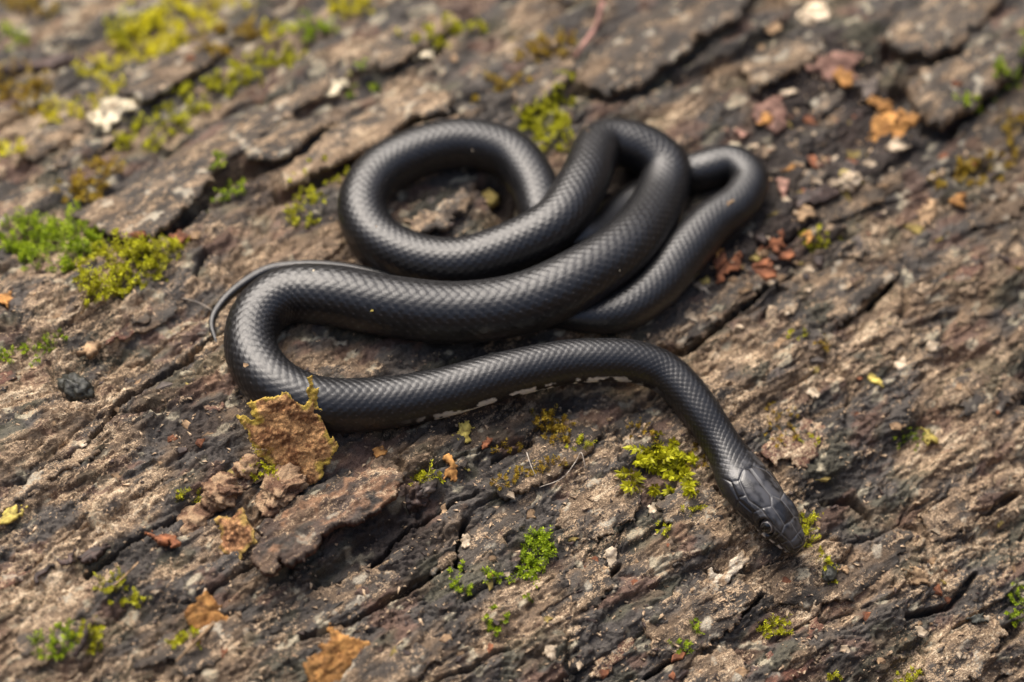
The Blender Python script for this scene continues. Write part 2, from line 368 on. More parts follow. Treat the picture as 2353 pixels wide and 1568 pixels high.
def catmull(P, n=40):
    out = []; Pp = np.vstack([2 * P[0] - P[1], P, 2 * P[-1] - P[-2]])
    for k in range(1, len(Pp) - 2):
        p0, p1, p2, p3 = Pp[k - 1:k + 3]
        d = lambda a, b: max(np.linalg.norm((b - a)[:3]) ** .5, 1e-4)
        t0 = 0; t1 = d(p0, p1); t2 = t1 + d(p1, p2); t3 = t2 + d(p2, p3)
        for t in np.linspace(t1, t2, n, endpoint=False):
            A1 = (t1 - t) / (t1 - t0) * p0 + (t - t0) / (t1 - t0) * p1; A2 = (t2 - t) / (t2 - t1) * p1 + (t - t1) / (t2 - t1) * p2
            A3 = (t3 - t) / (t3 - t2) * p2 + (t - t2) / (t3 - t2) * p3
            B1 = (t2 - t) / (t2 - t0) * A1 + (t - t0) / (t2 - t0) * A2; B2 = (t3 - t) / (t3 - t1) * A2 + (t - t1) / (t3 - t1) * A3
            out.append((t2 - t) / (t2 - t1) * B1 + (t - t1) / (t2 - t1) * B2)
    out.append(P[-1]); return np.array(out)
cur = catmull(np.hstack([ctrl, rad[:, None]]))
seg = np.r_[0, np.cumsum(np.linalg.norm(np.diff(cur[:, :3], axis=0), axis=1))]
SLEN = seg[-1]
def curve_at(x):
    return np.stack([np.interp(x, seg, cur[:, k]) for k in range(4)], -1)
def smooth1(a, n):
    k = np.ones(n) / n; pad = np.pad(a, (n // 2, n - 1 - n // 2), mode='edge'); return np.convolve(pad, k, 'valid')
# keep the bark clear of the snake's body where the two would run into each other
for q in curve_at(np.arange(0, SLEN, 1.5)):
    u, s, hc = tolog(q[:3] * 1e-3); r = q[3] * 1.0; a, b = us2ab(u, s)
    i0, i1 = np.searchsorted(GA, [a - 1.8 * r, a + 1.8 * r]); j0, j1 = np.searchsorted(GB, [b - 1.8 * r, b + 1.8 * r])
    dd = (AA[j0:j1, i0:i1] - a) ** 2 + (BB[j0:j1, i0:i1] - b) ** 2
    d_ = np.sqrt(dd); lim = np.where(d_ < r * 1.75, hc - .86 * r + .3 + .62 * np.maximum(0, d_ - .45 * r), 99)
    HH[j0:j1, i0:i1] = np.minimum(HH[j0:j1, i0:i1], lim)

# ------------------------------------------------------------------ the log
fallen_log = link('fallen_log', None, label='weathered fallen log with cracked flaky grey-brown bark filling the view', cat='log')
edge_d = np.minimum(np.minimum(AA - GA[0], GA[-1] - AA), np.minimum(BB - GB[0], GB[-1] - BB))
HM = HH - 14 * (1 - sstep(0, 60, edge_d))
V = fromlog(UU, SS, HM).reshape(-1, 3); nb, na = HH.shape
idx = np.arange(nb * na).reshape(nb, na)
F = np.stack([idx[:-1, :-1], idx[:-1, 1:], idx[1:, 1:], idx[1:, :-1]], -1).reshape(-1, 4)
LP = np.stack([UU, SS, HM], -1).reshape(-1, 3)
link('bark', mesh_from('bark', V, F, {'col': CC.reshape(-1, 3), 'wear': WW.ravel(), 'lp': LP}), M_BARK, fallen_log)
# the rest of the trunk, out of the picture
uu = np.arange(-1600, 1601, 10.0); ss = np.linspace(-math.pi, math.pi, 300) * RAD * 1e3
U2, S2 = np.meshgrid(uu, ss); H2 = 5 * fbm(U2 / 95, S2 / 30, 3, 5) + 3 * fbm(U2 / 40, S2 / 12, 33, 3)
a2, b2 = us2ab(U2, S2); inside = sstep(290, 240, np.abs(a2)) * sstep(290, 240, np.abs(b2))
H2 = H2 * (1 - inside) - 16 * inside; H2[-1] = H2[0]
c2 = mixc(np.broadcast_to(np.array((.088, .074, .062)), U2.shape + (3,)).copy(), (.2, .145, .1), sstep(-.3, .5, fbm(U2 / 40, S2 / 15, 104, 4)))
idx = np.arange(U2.size).reshape(U2.shape)
F2 = np.stack([idx[:-1, :-1], idx[:-1, 1:], idx[1:, 1:], idx[1:, :-1]], -1).reshape(-1, 4)
link('trunk', mesh_from('trunk', fromlog(U2, S2, H2).reshape(-1, 3), F2,
     {'col': c2.reshape(-1, 3), 'wear': np.full(U2.size, .3), 'lp': np.stack([U2, S2, H2], -1).reshape(-1, 3)}), M_BARK, fallen_log)

# ------------------------------------------------------------------ forest floor, rising into added banks that block low light
mg, t, p = nodes('forest_floor'); tc = nn(t, 'ShaderNodeTexCoord').outputs['Object']
n = noise_node(t, tc, 14, 6, .7); rr = ramp(t, n.outputs[0], [(.3, (.022, .016, .011)), (.55, (.07, .048, .03)), (.75, (.13, .085, .05))])
t.links.new(rr.outputs[0], p.inputs['Base Color']); p.inputs['Roughness'].default_value = .95
gr = np.r_[0.0, np.geomspace(.3, 200, 44)]; ga_ = np.linspace(0, 2 * math.pi, 73)[:-1]
gv = []
for r in gr:
    for a in ga_:
        x, y = r * math.cos(a), r * math.sin(a)
        gv.append((x, y, -2 * RAD + .06 + 9.0 * float(sstep(2.5, 13, r)) + .04 * float(perlin(np.array(x * 1.3), np.array(y * 1.3), 5)) * min(r, 1)))  # rim raised into invented, unseen banks to darken the snake's sides
gf = [(i * 72 + j, i * 72 + (j + 1) % 72, (i + 1) * 72 + (j + 1) % 72, (i + 1) * 72 + j) for i in range(len(gr) - 1) for j in range(72)]
link('ground', mesh_from('ground', gv, np.array(gf)), mg, kind='structure')

# ------------------------------------------------------------------ slabs: bark plates, flakes and chips with thickness and ragged edges
def slab(name, outline, P0, N, thick, res=.6, jag=.8, rough=.5, domed=.0, edge=.6, curl=0.0, seed=0, seedpx=True, colf=None, bot=None, warp=0.0, fibre=True):
    """outline: picture points (or mm points in the plane); P0 m, N plane normal. Returns a mesh whose origin is P0."""
    N = np.asarray(N, float); N = N / np.linalg.norm(N)
    X = EU - (EU @ N) * N; X /= np.linalg.norm(X); Y = np.cross(N, X)
    if seedpx: pts = np.array([[(onplane(x, y, P0, N) - P0) @ X, (onplane(x, y, P0, N) - P0) @ Y] for x, y in outline]) * 1e3
    else: pts = np.array(outline, float)
    lo = pts.min(0) - 1.5; hi = pts.max(0) + 1.5
    xs = np.arange(lo[0], hi[0], res); ys = np.arange(lo[1], hi[1], res)
    x, y = np.meshgrid(xs, ys); n = len(pts)
    wx = x + jag * fbm(x / 4.5, y / 4.5, seed + 3, 4, .6); wy = y + jag * fbm(x / 4.5, y / 4.5, seed + 4, 4, .6)
    d = np.full(x.shape, 1e9); ins = np.zeros(x.shape, bool)
    for k in range(n):
        x0, y0 = pts[k]; x1, y1 = pts[(k + 1) % n]; dx, dy = x1 - x0, y1 - y0
        tt = np.clip(((wx - x0) * dx + (wy - y0) * dy) / (dx * dx + dy * dy + 1e-9), 0, 1)
        d = np.minimum(d, np.hypot(wx - x0 - tt * dx, wy - y0 - tt * dy))
        if abs(dy) > 1e-9: ins ^= ((y0 > wy) != (y1 > wy)) & (wx < dx * (wy - y0) / dy + x0)
    quad = ins[:-1, :-1] & ins[1:, :-1] & ins[1:, 1:] & ins[:-1, 1:]
    if not quad.any(): return None
    pu, ps, _ = tolog(P0); ou = x + pu; os_ = y + ps
    top = rough * fbm(ou / 6, os_ / (3 if fibre else 6), seed + 5, 5, .62) + (rough * .6 * (.5 - np.abs(perlin(ou / 13, os_ / 1.8, seed + 7))) if fibre else rough * .6 * fbm(ou / 1.2, os_ / 1.2, seed + 8, 2))
    ex = np.exp(-d / 1.1); top = top - edge * thick * ex
    sz = max(hi - lo); r2 = ((x - (lo[0] + hi[0]) / 2) ** 2 + (y - (lo[1] + hi[1]) / 2) ** 2) / sz ** 2
    bend = domed * (1 - 4 * r2) + curl * (y - pts[:, 1].mean()) ** 2 / sz + warp * fbm(x / 11, y / 11, seed + 11, 2)
    top = top + bend; botm = bend - thick * (1 - .7 * ex * edge) + .3 * rough * fbm(ou / 5, os_ / 5, seed + 6, 3)
    botm = np.minimum(botm, top - .12)
    idt = np.arange(x.size).reshape(x.shape)
    q = np.stack([idt[:-1, :-1], idt[:-1, 1:], idt[1:, 1:], idt[1:, :-1]], -1)[quad]
    off = x.size
    e = np.concatenate([q[:, [0, 1]], q[:, [1, 2]], q[:, [2, 3]], q[:, [3, 0]]])
    key = e[:, 0].astype(np.int64) * off + e[:, 1]; rk = e[:, 1].astype(np.int64) * off + e[:, 0]
    be = e[~np.isin(key, rk)]
    walls = np.stack([be[:, 1], be[:, 0], be[:, 0] + off, be[:, 1] + off], -1)
    Fq = np.concatenate([q, q[:, ::-1] + off, walls])
    V2 = np.concatenate([np.stack([x, y, top], -1).reshape(-1, 3), np.stack([x, y, botm], -1).reshape(-1, 3)])
    used, inv = np.unique(Fq, return_inverse=True); Fq = inv.reshape(Fq.shape); lv = V2[used]
    Wv = (lv[:, :1] * X + lv[:, 1:2] * Y + lv[:, 2:] * N) * 1e-3
    lu = lv[:, 0] + pu; ls = lv[:, 1] + ps
    dd = np.concatenate([d.ravel(), d.ravel()])[used]; isbot = used >= off
    at_ = colf(lu, ls, lv[:, 2], dd, isbot) if colf else {}
    at_['lp'] = np.stack([lu + seed * 3.1, ls, lv[:, 2] * 1.5], -1)
    me = mesh_from(name, Wv, Fq, at_)
    return me
def barkcol(tone=1.0, tan=0.0, red=0.0, seed=0):
    def f(u, s, h, d, isbot):
        n1 = fbm(u / 30, s / 12, 201 + seed, 4); n2 = fbm(u / 9, s / 4, 202 + seed, 4); n3 = fbm(u / 2.4, s / 1.7, 203 + seed, 3, .6)
        c = np.empty((len(u), 3)); c[:] = (.084, .068, .053)
        c = mixc(c, (.175, .12, .074), sstep(-.2, .4, n1 + .5 * n2 + tan))
        c = mixc(c, (.17, .08, .052), np.clip(red, 0, 1) * sstep(-.3, .3, n2 + .4))
        c = mixc(c, (.05, .044, .038), .7 * sstep(.1, .45, fbm(u / 14, s / 7, 204 + seed, 4) - tan))
        c = mixc(c, (.56, .50, .38), .7 * sstep(.5, .66, fbm(u / 7, s / 5, 208 + seed, 3)))
        return {'col': c * tone, 'wear': .5 + .55 * (.25 * n3 + .6 * n2 + 1.3 * tan - .28)}
    return f
def centroid(o): a = np.array(o, float); return a.mean(0)
def tilted(s, du=0.0, ds=0.0):
    n = lognormal(np.array(float(s))); th = s * 1e-3 / RAD
    es = math.cos(th) * EV - math.sin(th) * EZ
    N = n - du * EU - ds * es; return N / np.linalg.norm(N)
def place_slab(name, o, thick, lift, du=0.0, ds=0.0, parent=None, colf=None, mat=None, label=None, cat=None, group=None, **kw):
    cx, cy = centroid(o); Pg = ground_at(cx, cy)
    u, s, h = tolog(Pg); hm = smooth_h(u, s, 7.0)
    P0 = at(cx, cy, hm + lift); s0 = tolog(P0)[1]
    me = slab(name, o, P0, tilted(s0, du, ds), thick, colf=colf, **kw)
    if me is None: return None
    ob = link(name, me, mat or M_BARK, parent, label, cat, group); ob.location = P0.tolist(); return ob

PLATES = [  # outline, thickness, lift, tilt along grain, tilt round the log, tone, tan
    ([(150, 492), (190, 470), (260, 440), (330, 395), (420, 350), (520, 285), (640, 215), (760, 150), (800, 165), (700, 240), (640, 285), (560, 345), (520, 372), (480, 420), (430, 470), (395, 510), (350, 540), (300, 552), (240, 530), (200, 515)], 2.6, 4.2, -.02, .10, .95, .0),
    ([(640, 385), (700, 340), (780, 280), (880, 225), (960, 190), (1040, 215), (1030, 255), (980, 262), (935, 275), (880, 320), (800, 360), (730, 395), (650, 432)], 3.0, 4.8, .0, .12, 1.05, .15),
    ([(560, 330), (620, 285), (720, 265), (760, 275), (700, 330), (620, 365), (570, 360)], 2.5, 5.0, .02, .12, .85, .0),
    ([(1330, 190), (1345, 130), (1420, 60), (1560, -40), (1760, -60), (1700, 40), (1600, 85), (1545, 140), (1470, 195), (1390, 212)], 3.2, 3.4, .0, .05, .95, -.15),
    ([(2040, 60), (2080, 20), (2200, -40), (2353, -60), (2250, 60), (2180, 115), (2090, 125), (2045, 100)], 4.5, 5.0, 0, .05, 1.05, .0),
    ([(2080, 190), (2140, 140), (2230, 110), (2353, 60), (2400, 90), (2353, 150), (2250, 225), (2175, 285), (2115, 265)], 5.0, 5.5, 0, .05, .95, -.05),
    ([(2170, 330), (2250, 250), (2353, 180), (2420, 220), (2353, 300), (2260, 370), (2190, 380)], 3.0, 2.5, 0, .0, .9, -.15),
    ([(1480, 755), (1540, 710), (1650, 650), (1745, 610), (1765, 650), (1700, 700), (1640, 752), (1560, 802), (1505, 790)], 2.4, 2.0, 0, .0, 1.0, .02),
    ([(1180, 205), (1240, 160), (1310, 125), (1330, 150), (1300, 190), (1240, 235), (1180, 262)], 2.2, 3.0, 0, .0, 1.0, .0),
    ([(1790, 650), (1900, 590), (2060, 560), (2110, 590), (2060, 640), (1990, 700), (1935, 745), (1850, 720)], 2.0, 1.4, 0, .0, .95, .0),
    ([(925, 505), (1000, 468), (1060, 432), (1098, 440), (1080, 470), (1020, 520), (950, 540)], 3.0, 4.5, .0, .0, 1.1, .1),
    ([(1060, 1230), (1100, 1190), (1180, 1130), (1270, 1075), (1300, 1090), (1270, 1130), (1220, 1180), (1150, 1260), (1080, 1315), (1052, 1300)], 2.6, 1.8, 0, .02, .95, .02),
    ([(600, 1425), (760, 1335), (880, 1290), (1000, 1230), (1045, 1240), (1050, 1295), (960, 1333), (830, 1405), (700, 1460), (600, 1480)], 2.6, 1.6, 0, .0, .95, .02),
    ([(1210, 1400), (1300, 1300), (1390, 1285), (1430, 1340), (1350, 1400), (1260, 1440)], 2.2, 1.5, 0, .02, 1.0, .0),
    ([(1480, 1420), (1560, 1340), (1690, 1330), (1750, 1360), (1700, 1440), (1600, 1500), (1500, 1500)], 2.4, 1.4, 0, .0, .95, .03),
    ([(1130, 1110), (1230, 1010), (1330, 960), (1390, 990), (1350, 1050), (1250, 1110), (1160, 1150)], 2.4, 1.8, 0, .03, .9, .02),
    ([(1280, 1190), (1330, 1110), (1400, 1080), (1490, 1110), (1460, 1190), (1380, 1240), (1300, 1240)], 2.0, 1.6, 0, -.02, 1.05, .22),
    ([(1500, 1160), (1560, 1110), (1650, 1120), (1690, 1180), (1640, 1240), (1560, 1230)], 2.2, 1.2, 0, -.02, 1.0, .12),
    ([(0, 1150), (80, 1085), (180, 1020), (240, 990), (230, 1035), (150, 1085), (60, 1140), (0, 1190)], 1.8, 1.2, 0, .0, 1.05, .2),
    ([(1750, 1330), (1840, 1280), (1960, 1290), (2060, 1210), (2100, 1230), (2060, 1310), (1960, 1380), (1850, 1400), (1780, 1380)], 2.2, .8, 0, .0, .8, -.12),
    ([(2110, 1180), (2200, 1120), (2290, 1110), (2300, 1150), (2230, 1210), (2150, 1250)], 2.4, 1.8, 0, .0, 1.05, .12),
    ([(2100, 1560), (2180, 1450), (2290, 1400), (2320, 1450), (2270, 1540), (2180, 1600)], 2.6, 1.8, 0, .03, 1.15, .3),
    ([(740, 1560), (820, 1490), (930, 1460), (1000, 1490), (960, 1560), (850, 1600)], 2.6, 1.6, 0, .0, 1.0, .1),
    ([(1560, 1590), (1600, 1500), (1680, 1480), (1730, 1530), (1700, 1600)], 3, 2.2, 0, .0, 1.0, .15),
    ([(380, 1510), (450, 1440), (560, 1400), (590, 1450), (520, 1520), (430, 1560)], 2.2, 1.6, 0, .0, .9, .0),
    ([(820, 120), (900, 60), (1020, 10), (1060, 40), (980, 100), (880, 160)], 2.5, 2.5, 0, .0, 1.0, .05),
    ([(1050, 180), (1120, 120), (1250, 60), (1290, 90), (1200, 150), (1110, 200)], 2.5, 2.2, 0, .0, 1.05, .1),
    ([(260, 200), (360, 130), (480, 70), (560, 80), (450, 160), (330, 230)], 2.5, 2.2, 0, .0, .9, -.05),
    ([(20, 330), (110, 260), (200, 240), (190, 290), (100, 350), (30, 380)], 2.5, 2.2, 0, .0, 1.0, .12),
    ([(1850, 470), (1930, 410), (2060, 380), (2090, 420), (2000, 480), (1900, 520)], 2.2, 1.2, 0, .0, .8, -.1),
    ([(1700, 150), (1790, 90), (1900, 60), (1900, 110), (1820, 170), (1730, 210)], 2.6, 2.6, 0, .03, .9, .0),
]
for k, (o, th, li, du, ds, tone, tan) in enumerate(PLATES):
    place_slab('bark_plate', o, th, li, du, ds, fallen_log, barkcol(tone, tan, 0, k), res=.75 if o[0][1] < 500 else .58, jag=1.5, rough=.5, edge=.45, seed=20 + k, warp=.9)

PLV, PLF = [], []
def add_plate_geo(ob):
    global PLV, PLF
    me = ob.data; n = len(me.vertices); v = np.empty(n * 3, np.float32); me.vertices.foreach_get('co', v)
    base = sum(len(a) for a in PLV); PLV.append(v.reshape(-1, 3) + np.array(ob.location)); q = np.empty(len(me.loops), np.int32); me.loops.foreach_get('vertex_index', q); PLF.append(q.reshape(-1, 4) + base)
for ob in list(fallen_log.children):
    if ob.name.startswith('bark_plate'): add_plate_geo(ob)
SNK = curve_at(np.arange(0, SLEN, 4.0)); _su, _ss, _sh = tolog(SNK[:, :3] * 1e-3)
def clear_of_snake(u, s, m): return np.min(np.hypot(_su - u, _ss - s) - SNK[:, 3]) > m
def rnd_outline(lu, ls, n=11, j=.3):
    a = np.sort(RNG.uniform(0, 2 * math.pi, n)); r = 1 + j * RNG.uniform(-1, 1, n)
    return [(lu / 2 * r[k] * math.cos(a[k]), ls / 2 * r[k] * math.sin(a[k])) for k in range(n)]
made = 0
CRP = np.array([tolog(at(*p))[:2] for pts, _d, _w in CRACKS for p in pts])
while made < 80:
    ix, iy = RNG.uniform(-20, 2370), RNG.uniform(-20, 1590); P = ground_at(ix, iy); u, s, h = tolog(P)
    big = RNG.uniform() ** 1.6; lu = 9 + 24 * big; ls = lu * RNG.uniform(.28, .55)
    if not clear_of_snake(u, s, lu * .5) or np.min(np.hypot(CRP[:, 0] - u, CRP[:, 1] - s)) < lu * .6: continue
    th = RNG.uniform(.7, 1.5); P0 = fromlog(u, s, smooth_h(u, s, ls * .5) + RNG.uniform(.2, 1.0))
    me = slab('bark_plate', rnd_outline(lu, ls), P0, tilted(s, RNG.normal(0, .03), RNG.normal(0, .05)), th, res=.7, jag=1.8, rough=.4, edge=.5,
              seed=200 + made, seedpx=False, colf=barkcol(RNG.uniform(.75, 1.15), RNG.uniform(-.2, .3), 1.0 if RNG.uniform() < .18 else 0.0, made % 9), warp=.5)
    if me is None: continue
    ob = link('bark_plate', me, M_BARK, fallen_log); ob.location = P0.tolist(); made += 1; add_plate_geo(ob)

from mathutils.bvhtree import BVHTree
PBVH = BVHTree.FromPolygons(np.concatenate(PLV).tolist(), np.concatenate(PLF).tolist())
def top_h(u, s):                           # height of the topmost bark, plates included
    u = float(u); s = float(s); h = float(gsamp(HH, u, s)); n = lognormal(np.array(s)); o = fromlog(u, s, 30.0)
    hit = PBVH.ray_cast(Vector(o), Vector(-n), .06)
    return max(h, 30.0 - hit[3] * 1e3) if hit[0] is not None else h
def ground_at(ix, iy, h=0.0):
    hh = 0.0
    for _ in range(3):
        P = at(ix, iy, hh); u, s, _h = tolog(P); hh = top_h(u, s) + h
    return at(ix, iy, hh)
# ------------------------------------------------------------------ the snake
HL = 31.0                                                        # head length, mm
def prof(x, tab): return np.interp(x, [a for a, b in tab], [b for a, b in tab])
HW = [(0, .2), (.25, 1.6), (.7, 2.6), (1.5, 3.4), (3, 4.2), (6, 5.05), (9, 5.85), (12, 6.6), (16, 7.4), (20, 8.3), (24, 8.7), (28, 8.2), (32, 7.1), (38, 5.9), (46, 5.3)]
HT = [(0, .2), (.25, 1.5), (.7, 2.3), (1.5, 2.95), (3, 3.6), (6, 4.25), (9, 4.7), (12, 5.0), (16, 5.1), (20, 5.1), (24, 5.0), (28, 4.9), (34, 4.9), (46, 5.1)]
HB = [(0, .2), (.25, 1.0), (.7, 1.6), (1.5, 2.1), (3, 2.6), (6, 3.0), (12, 3.3), (20, 3.6), (28, 4.0), (36, 4.4), (46, 4.6)]
r_of = lambda x: smooth1(np.interp(x, seg, cur[:, 3]), 1)
# stations
st = [0, .06, .14, .25, .4, .58]; x = .75
NC = 27                                                          # dorsal scale rows
def pitch(x):
    r = np.interp(x, seg, cur[:, 3]); return max(.34 * max(r, 1.6), .7)
while x < 44: st.append(x); x += .2 if x < 32 else .3
rows_at = []; lat = 0.0; lats = [0.0] * len(st)
for k in range(1, len(st)): lats[k] = lats[k - 1] + (st[k] - st[k - 1]) / pitch(st[k])
while x < SLEN:
    pt = pitch(x); st.append(x); lats.append(lats[-1] + (x - st[-2]) / pt); x += pt / 5.2
st.append(SLEN); lats.append(lats[-1] + .1)
st = np.array(st); lats = np.array(lats)
C4 = curve_at(st); cen = np.stack([smooth1(C4[:, k], 9) if k < 3 else C4[:, k] for k in range(3)], -1)
rr_ = C4[:, 3]
tan_ = np.gradient(cen, st, axis=0); tan_ = np.stack([smooth1(tan_[:, k], 15) for k in range(3)], -1)
tan_ /= np.linalg.norm(tan_, axis=1)[:, None]
upn = lognormal(tolog(cen * 1e-3)[1]); side = np.cross(tan_, upn); side /= np.linalg.norm(side, axis=1)[:, None]
upn = np.cross(side, tan_)                                       # side: the snake's left when looking from the tail... kept consistent along the body
roll = R_(9) * (1 - sstep(20, 70, st)); xs_ = np.sign(side @ RGT)
upn, side = (np.cos(roll)[:, None] * upn + (np.sin(roll) * xs_)[:, None] * side), (np.cos(roll)[:, None] * side - (np.sin(roll) * xs_)[:, None] * upn)
hx = np.clip(st, 0, 46); mh = sstep(30, 46, st)
Wd = prof(hx, HW) * .94 * (1 - mh) + rr_ * mh; Tp = prof(hx, HT) * (1 - mh) + rr_ * .97 * mh; Bt = prof(hx, HB) * (1 - mh) + rr_ * .86 * mh
tailcap = np.clip((SLEN - st) / 2.0, 0.02, 1) ** .5
Wd, Tp, Bt = Wd * tailcap, Tp * tailcap, Bt * tailcap
ND, NV = NC * 5, 17
DA = R_(128)                                                     # dorsal scales reach this far down each side
tht = np.concatenate([np.linspace(-DA, DA, ND + 1), np.linspace(DA, 2 * math.pi - DA, NV + 2)[1:-1]]); NT = len(tht)
sn, cs = np.sin(tht), np.cos(tht)
ex = 2.3 + .15 * sstep(40, 20, st)                                # head is boxier than the body
def sp(v, e): return np.sign(v) * np.abs(v) ** (2 / e)
LX = np.stack([Wd[k] * sp(sn, ex[k]) for k in range(len(st))]); LZ = np.stack([np.where(cs > 0, Tp[k] * sp(cs, ex[k]), Bt[k] * sp(cs, 2.6)) for k in range(len(st))])
hk = (1 - sstep(26, 40, st))[:, None]; LX = LX * (1 + hk * np.clip(.04 - .16 * LZ / Tp[:, None], -.13, .13))
S2d = np.repeat(st[:, None], NT, 1); T2d = np.repeat(tht[None, :], len(st), 0)
nrm = np.stack([LX / Wd[:, None] ** 2, LZ / np.where(cs > 0, Tp[:, None], Bt[:, None]) ** 2], -1); nrm /= np.linalg.norm(nrm, axis=-1)[..., None] + 1e-9
# arc length from the top midline (mm)
top = ND // 2; arc = np.zeros(LX.shape); dl = np.hypot(np.diff(LX, axis=1), np.diff(LZ, axis=1))
arc[:, top + 1:] = np.cumsum(dl[:, top:], 1); arc[:, :top] = -np.cumsum(dl[:, :top][:, ::-1], 1)[:, ::-1]
# ---- scales
amp = sstep(25, 31, S2d - .45 * (np.abs(arc) > 5) * 0) * np.clip(np.repeat((rr_ / 8.0)[:, None], NT, 1), .12, 1)
vcol = T2d / DA * (NC / 2.0)                                     # column coordinate
dors = np.abs(T2d) <= DA * .999
L2 = np.repeat(lats[:, None], NT, 1)
best = np.full(L2.shape, 9.0); bds = np.zeros(L2.shape); bdt = np.zeros(L2.shape); bid = np.zeros(L2.shape)
j0 = np.round(vcol)
for dj in (-1, 0, 1):
    jj = j0 + dj; offs = .5 * (jj.astype(int) % 2)
    for di in (0, 1):
        ii = np.floor(L2 - offs) + di
        ds_ = L2 - (ii + offs); dt_ = vcol - jj
        dd = np.abs(ds_) / .5 + np.abs(dt_)
        dd = dd + .25 * np.maximum(0, np.abs(dt_) - .6)
        m = dd < best; best = np.where(m, dd, best); bds = np.where(m, ds_, bds); bdt = np.where(m, dt_, bdt); bid = np.where(m, hash01((ii * 2 + offs * 2).astype(np.int64), jj.astype(np.int64), 3), bid)
face = 1 - sstep(.78, 1.02, best)
disp = dors * amp * (.165 * face * (.55 + .9 * (bds + .5)) + .03 * np.exp(-(bdt / .12) ** 2) * face - .10)
vent = ~dors
# belly scutes
sc_ = (L2 * .95) % 1; disp = disp + vent * amp * .14 * (sc_ - .3)
# ---- head shields
GRV = [[(1.3, 0), (9, 0)], [(16.8, 0), (26, 0)], [(4.9, 0), (4.6, 3.4)], [(9.0, 0), (9.2, 2.3), (8.0, 4.4)], [(9.2, 2.3), (14.4, 2.0), (16.8, 0)],
       [(8.2, 4.4), (11.5, 5.2), (15.4, 5.0)], [(14.4, 2.0), (15.4, 5.0)], [(15.4, 5.0), (19, 6.2), (24, 4.9), (26.6, 1.6), (26, 0)],
       [(1.3, 0), (1.9, 2.0), (2.4, 3.5)], [(2.4, 3.5), (4.6, 3.4), (8.2, 4.4)], [(15.4, 5.0), (16.2, 7.6), (15.0, 9.0)], [(16.2, 7.6), (20.5, 8.4), (25, 7.0), (24, 4.9)],
       [(20.5, 8.4), (20.0, 10.2)], [(20.3, 6.1), (21, 8.3)], [(25, 7.0), (28, 8.5)], [(26.6, 1.6), (29, 3.5)],
       [(1.8, 5.2), (5, 6.6), (9, 8.3), (13, 9.4), (18, 10.6), (23, 11.6)], [(5.2, 4.0), (5.4, 6.7)], [(8.0, 4.5), (7.6, 7.8)]]
LABX = [3.0, 5.4, 7.9, 10.4, 13.2, 16.2, 19.4, 22.6]
mouth_y = np.interp(S2d, [0, 2, 5, 9, 13, 18, 23, 30], [3.0, 6.2, 8.3, 10.2, 11.5, 12.9, 14.2, 15])
lab_y = np.interp(S2d, [0, 1.8, 5, 9, 13, 18, 23], [3.0, 5.2, 6.6, 8.3, 9.4, 10.6, 11.6])
hm = S2d[:, 0] < 32; nh = int(hm.sum()); hs, ha = S2d[:nh], np.abs(arc[:nh])
gd = np.full(hs.shape, 1e9)
for pl in GRV: gd = np.minimum(gd, polydist(hs, ha, pl))
for lx in LABX:
    ym = np.interp(lx, [0, 2, 5, 9, 13, 18, 23], [3.0, 6.2, 8.3, 10.2, 11.5, 12.9, 14.2]); yl = np.interp(lx, [0, 1.8, 5, 9, 13, 18, 23], [3.0, 5.2, 6.6, 8.3, 9.4, 10.6, 11.6])
    gd = np.minimum(gd, polydist(hs, ha, [(lx, yl), (lx + .7, ym)]))
fade = 1 - sstep(25, 29, hs)
hd = -.20 * np.exp(-(gd / .17) ** 2) + .10 * (1 - np.exp(-(gd / .55) ** 2))
md = ha - mouth_y[:nh]
hd += (-.42 * np.exp(-(md / .22) ** 2) + .12 * np.exp(-((md + .7) / .5) ** 2)) * (hs < 24) * (hs > .4)
EX, EA = 11.2, 7.3                                               # the eye's place on the side of the head
ed = np.hypot(hs - EX, ha - EA)
hd += -1.0 * (1 - sstep(1.9, 2.6, ed)) + .30 * np.exp(-((ed - 2.85) / .5) ** 2)
hd += .55 * np.exp(-((ha - 4.6) / .9) ** 2) * sstep(5, 9, hs) * (1 - sstep(14, 17, hs))     # brow ridge
hd += -.5 * np.exp(-((ha - 7.0) / 1.2) ** 2) * sstep(3, 6, hs) * (1 - sstep(8, 9.5, hs))      # hollow before the eye
nd_ = np.hypot(hs - 2.7, ha - 4.4); hd += -.45 * np.exp(-(nd_ / .38) ** 2)                     # nostril
disp[:nh] += hd * fade * np.clip(hs / 1.0, .1, 1)
LX = LX + nrm[..., 0] * disp; LZ = LZ + nrm[..., 1] * disp
BV = (cen[:, None, :] + LX[..., None] * side[:, None, :] + LZ[..., None] * upn[:, None, :]) * 1e-3
# ---- colour
sc3 = np.empty(LX.shape + (3,)); sc3[:] = (.0070, .0071, .0080)
sc3 = mixc(sc3, (.017, .0145, .0135), sstep(R_(60), R_(115), np.abs(T2d)))
sc3 *= (.8 + .45 * bid)[..., None]
tip_glint = dors * amp * sstep(.22, .40, bds) * sstep(1.06, .8, best)  # glints painted as pale rear tips on the scales
sc3 = mixc(sc3, (.085, .082, .082), (.25 + .5 * bid) * tip_glint)
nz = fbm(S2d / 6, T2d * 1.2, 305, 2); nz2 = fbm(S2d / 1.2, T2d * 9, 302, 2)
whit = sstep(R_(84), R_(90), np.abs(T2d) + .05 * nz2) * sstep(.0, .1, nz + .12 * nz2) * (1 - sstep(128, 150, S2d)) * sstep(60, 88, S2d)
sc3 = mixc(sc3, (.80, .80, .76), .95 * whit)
flk = dors * sstep(.4, .5, bds) * sstep(.55, .75, hash01((L2 * 2).astype(np.int64), np.round(vcol).astype(np.int64), 8)) * sstep(R_(75), R_(100), np.abs(T2d)) * (1 - sstep(250, 350, S2d))
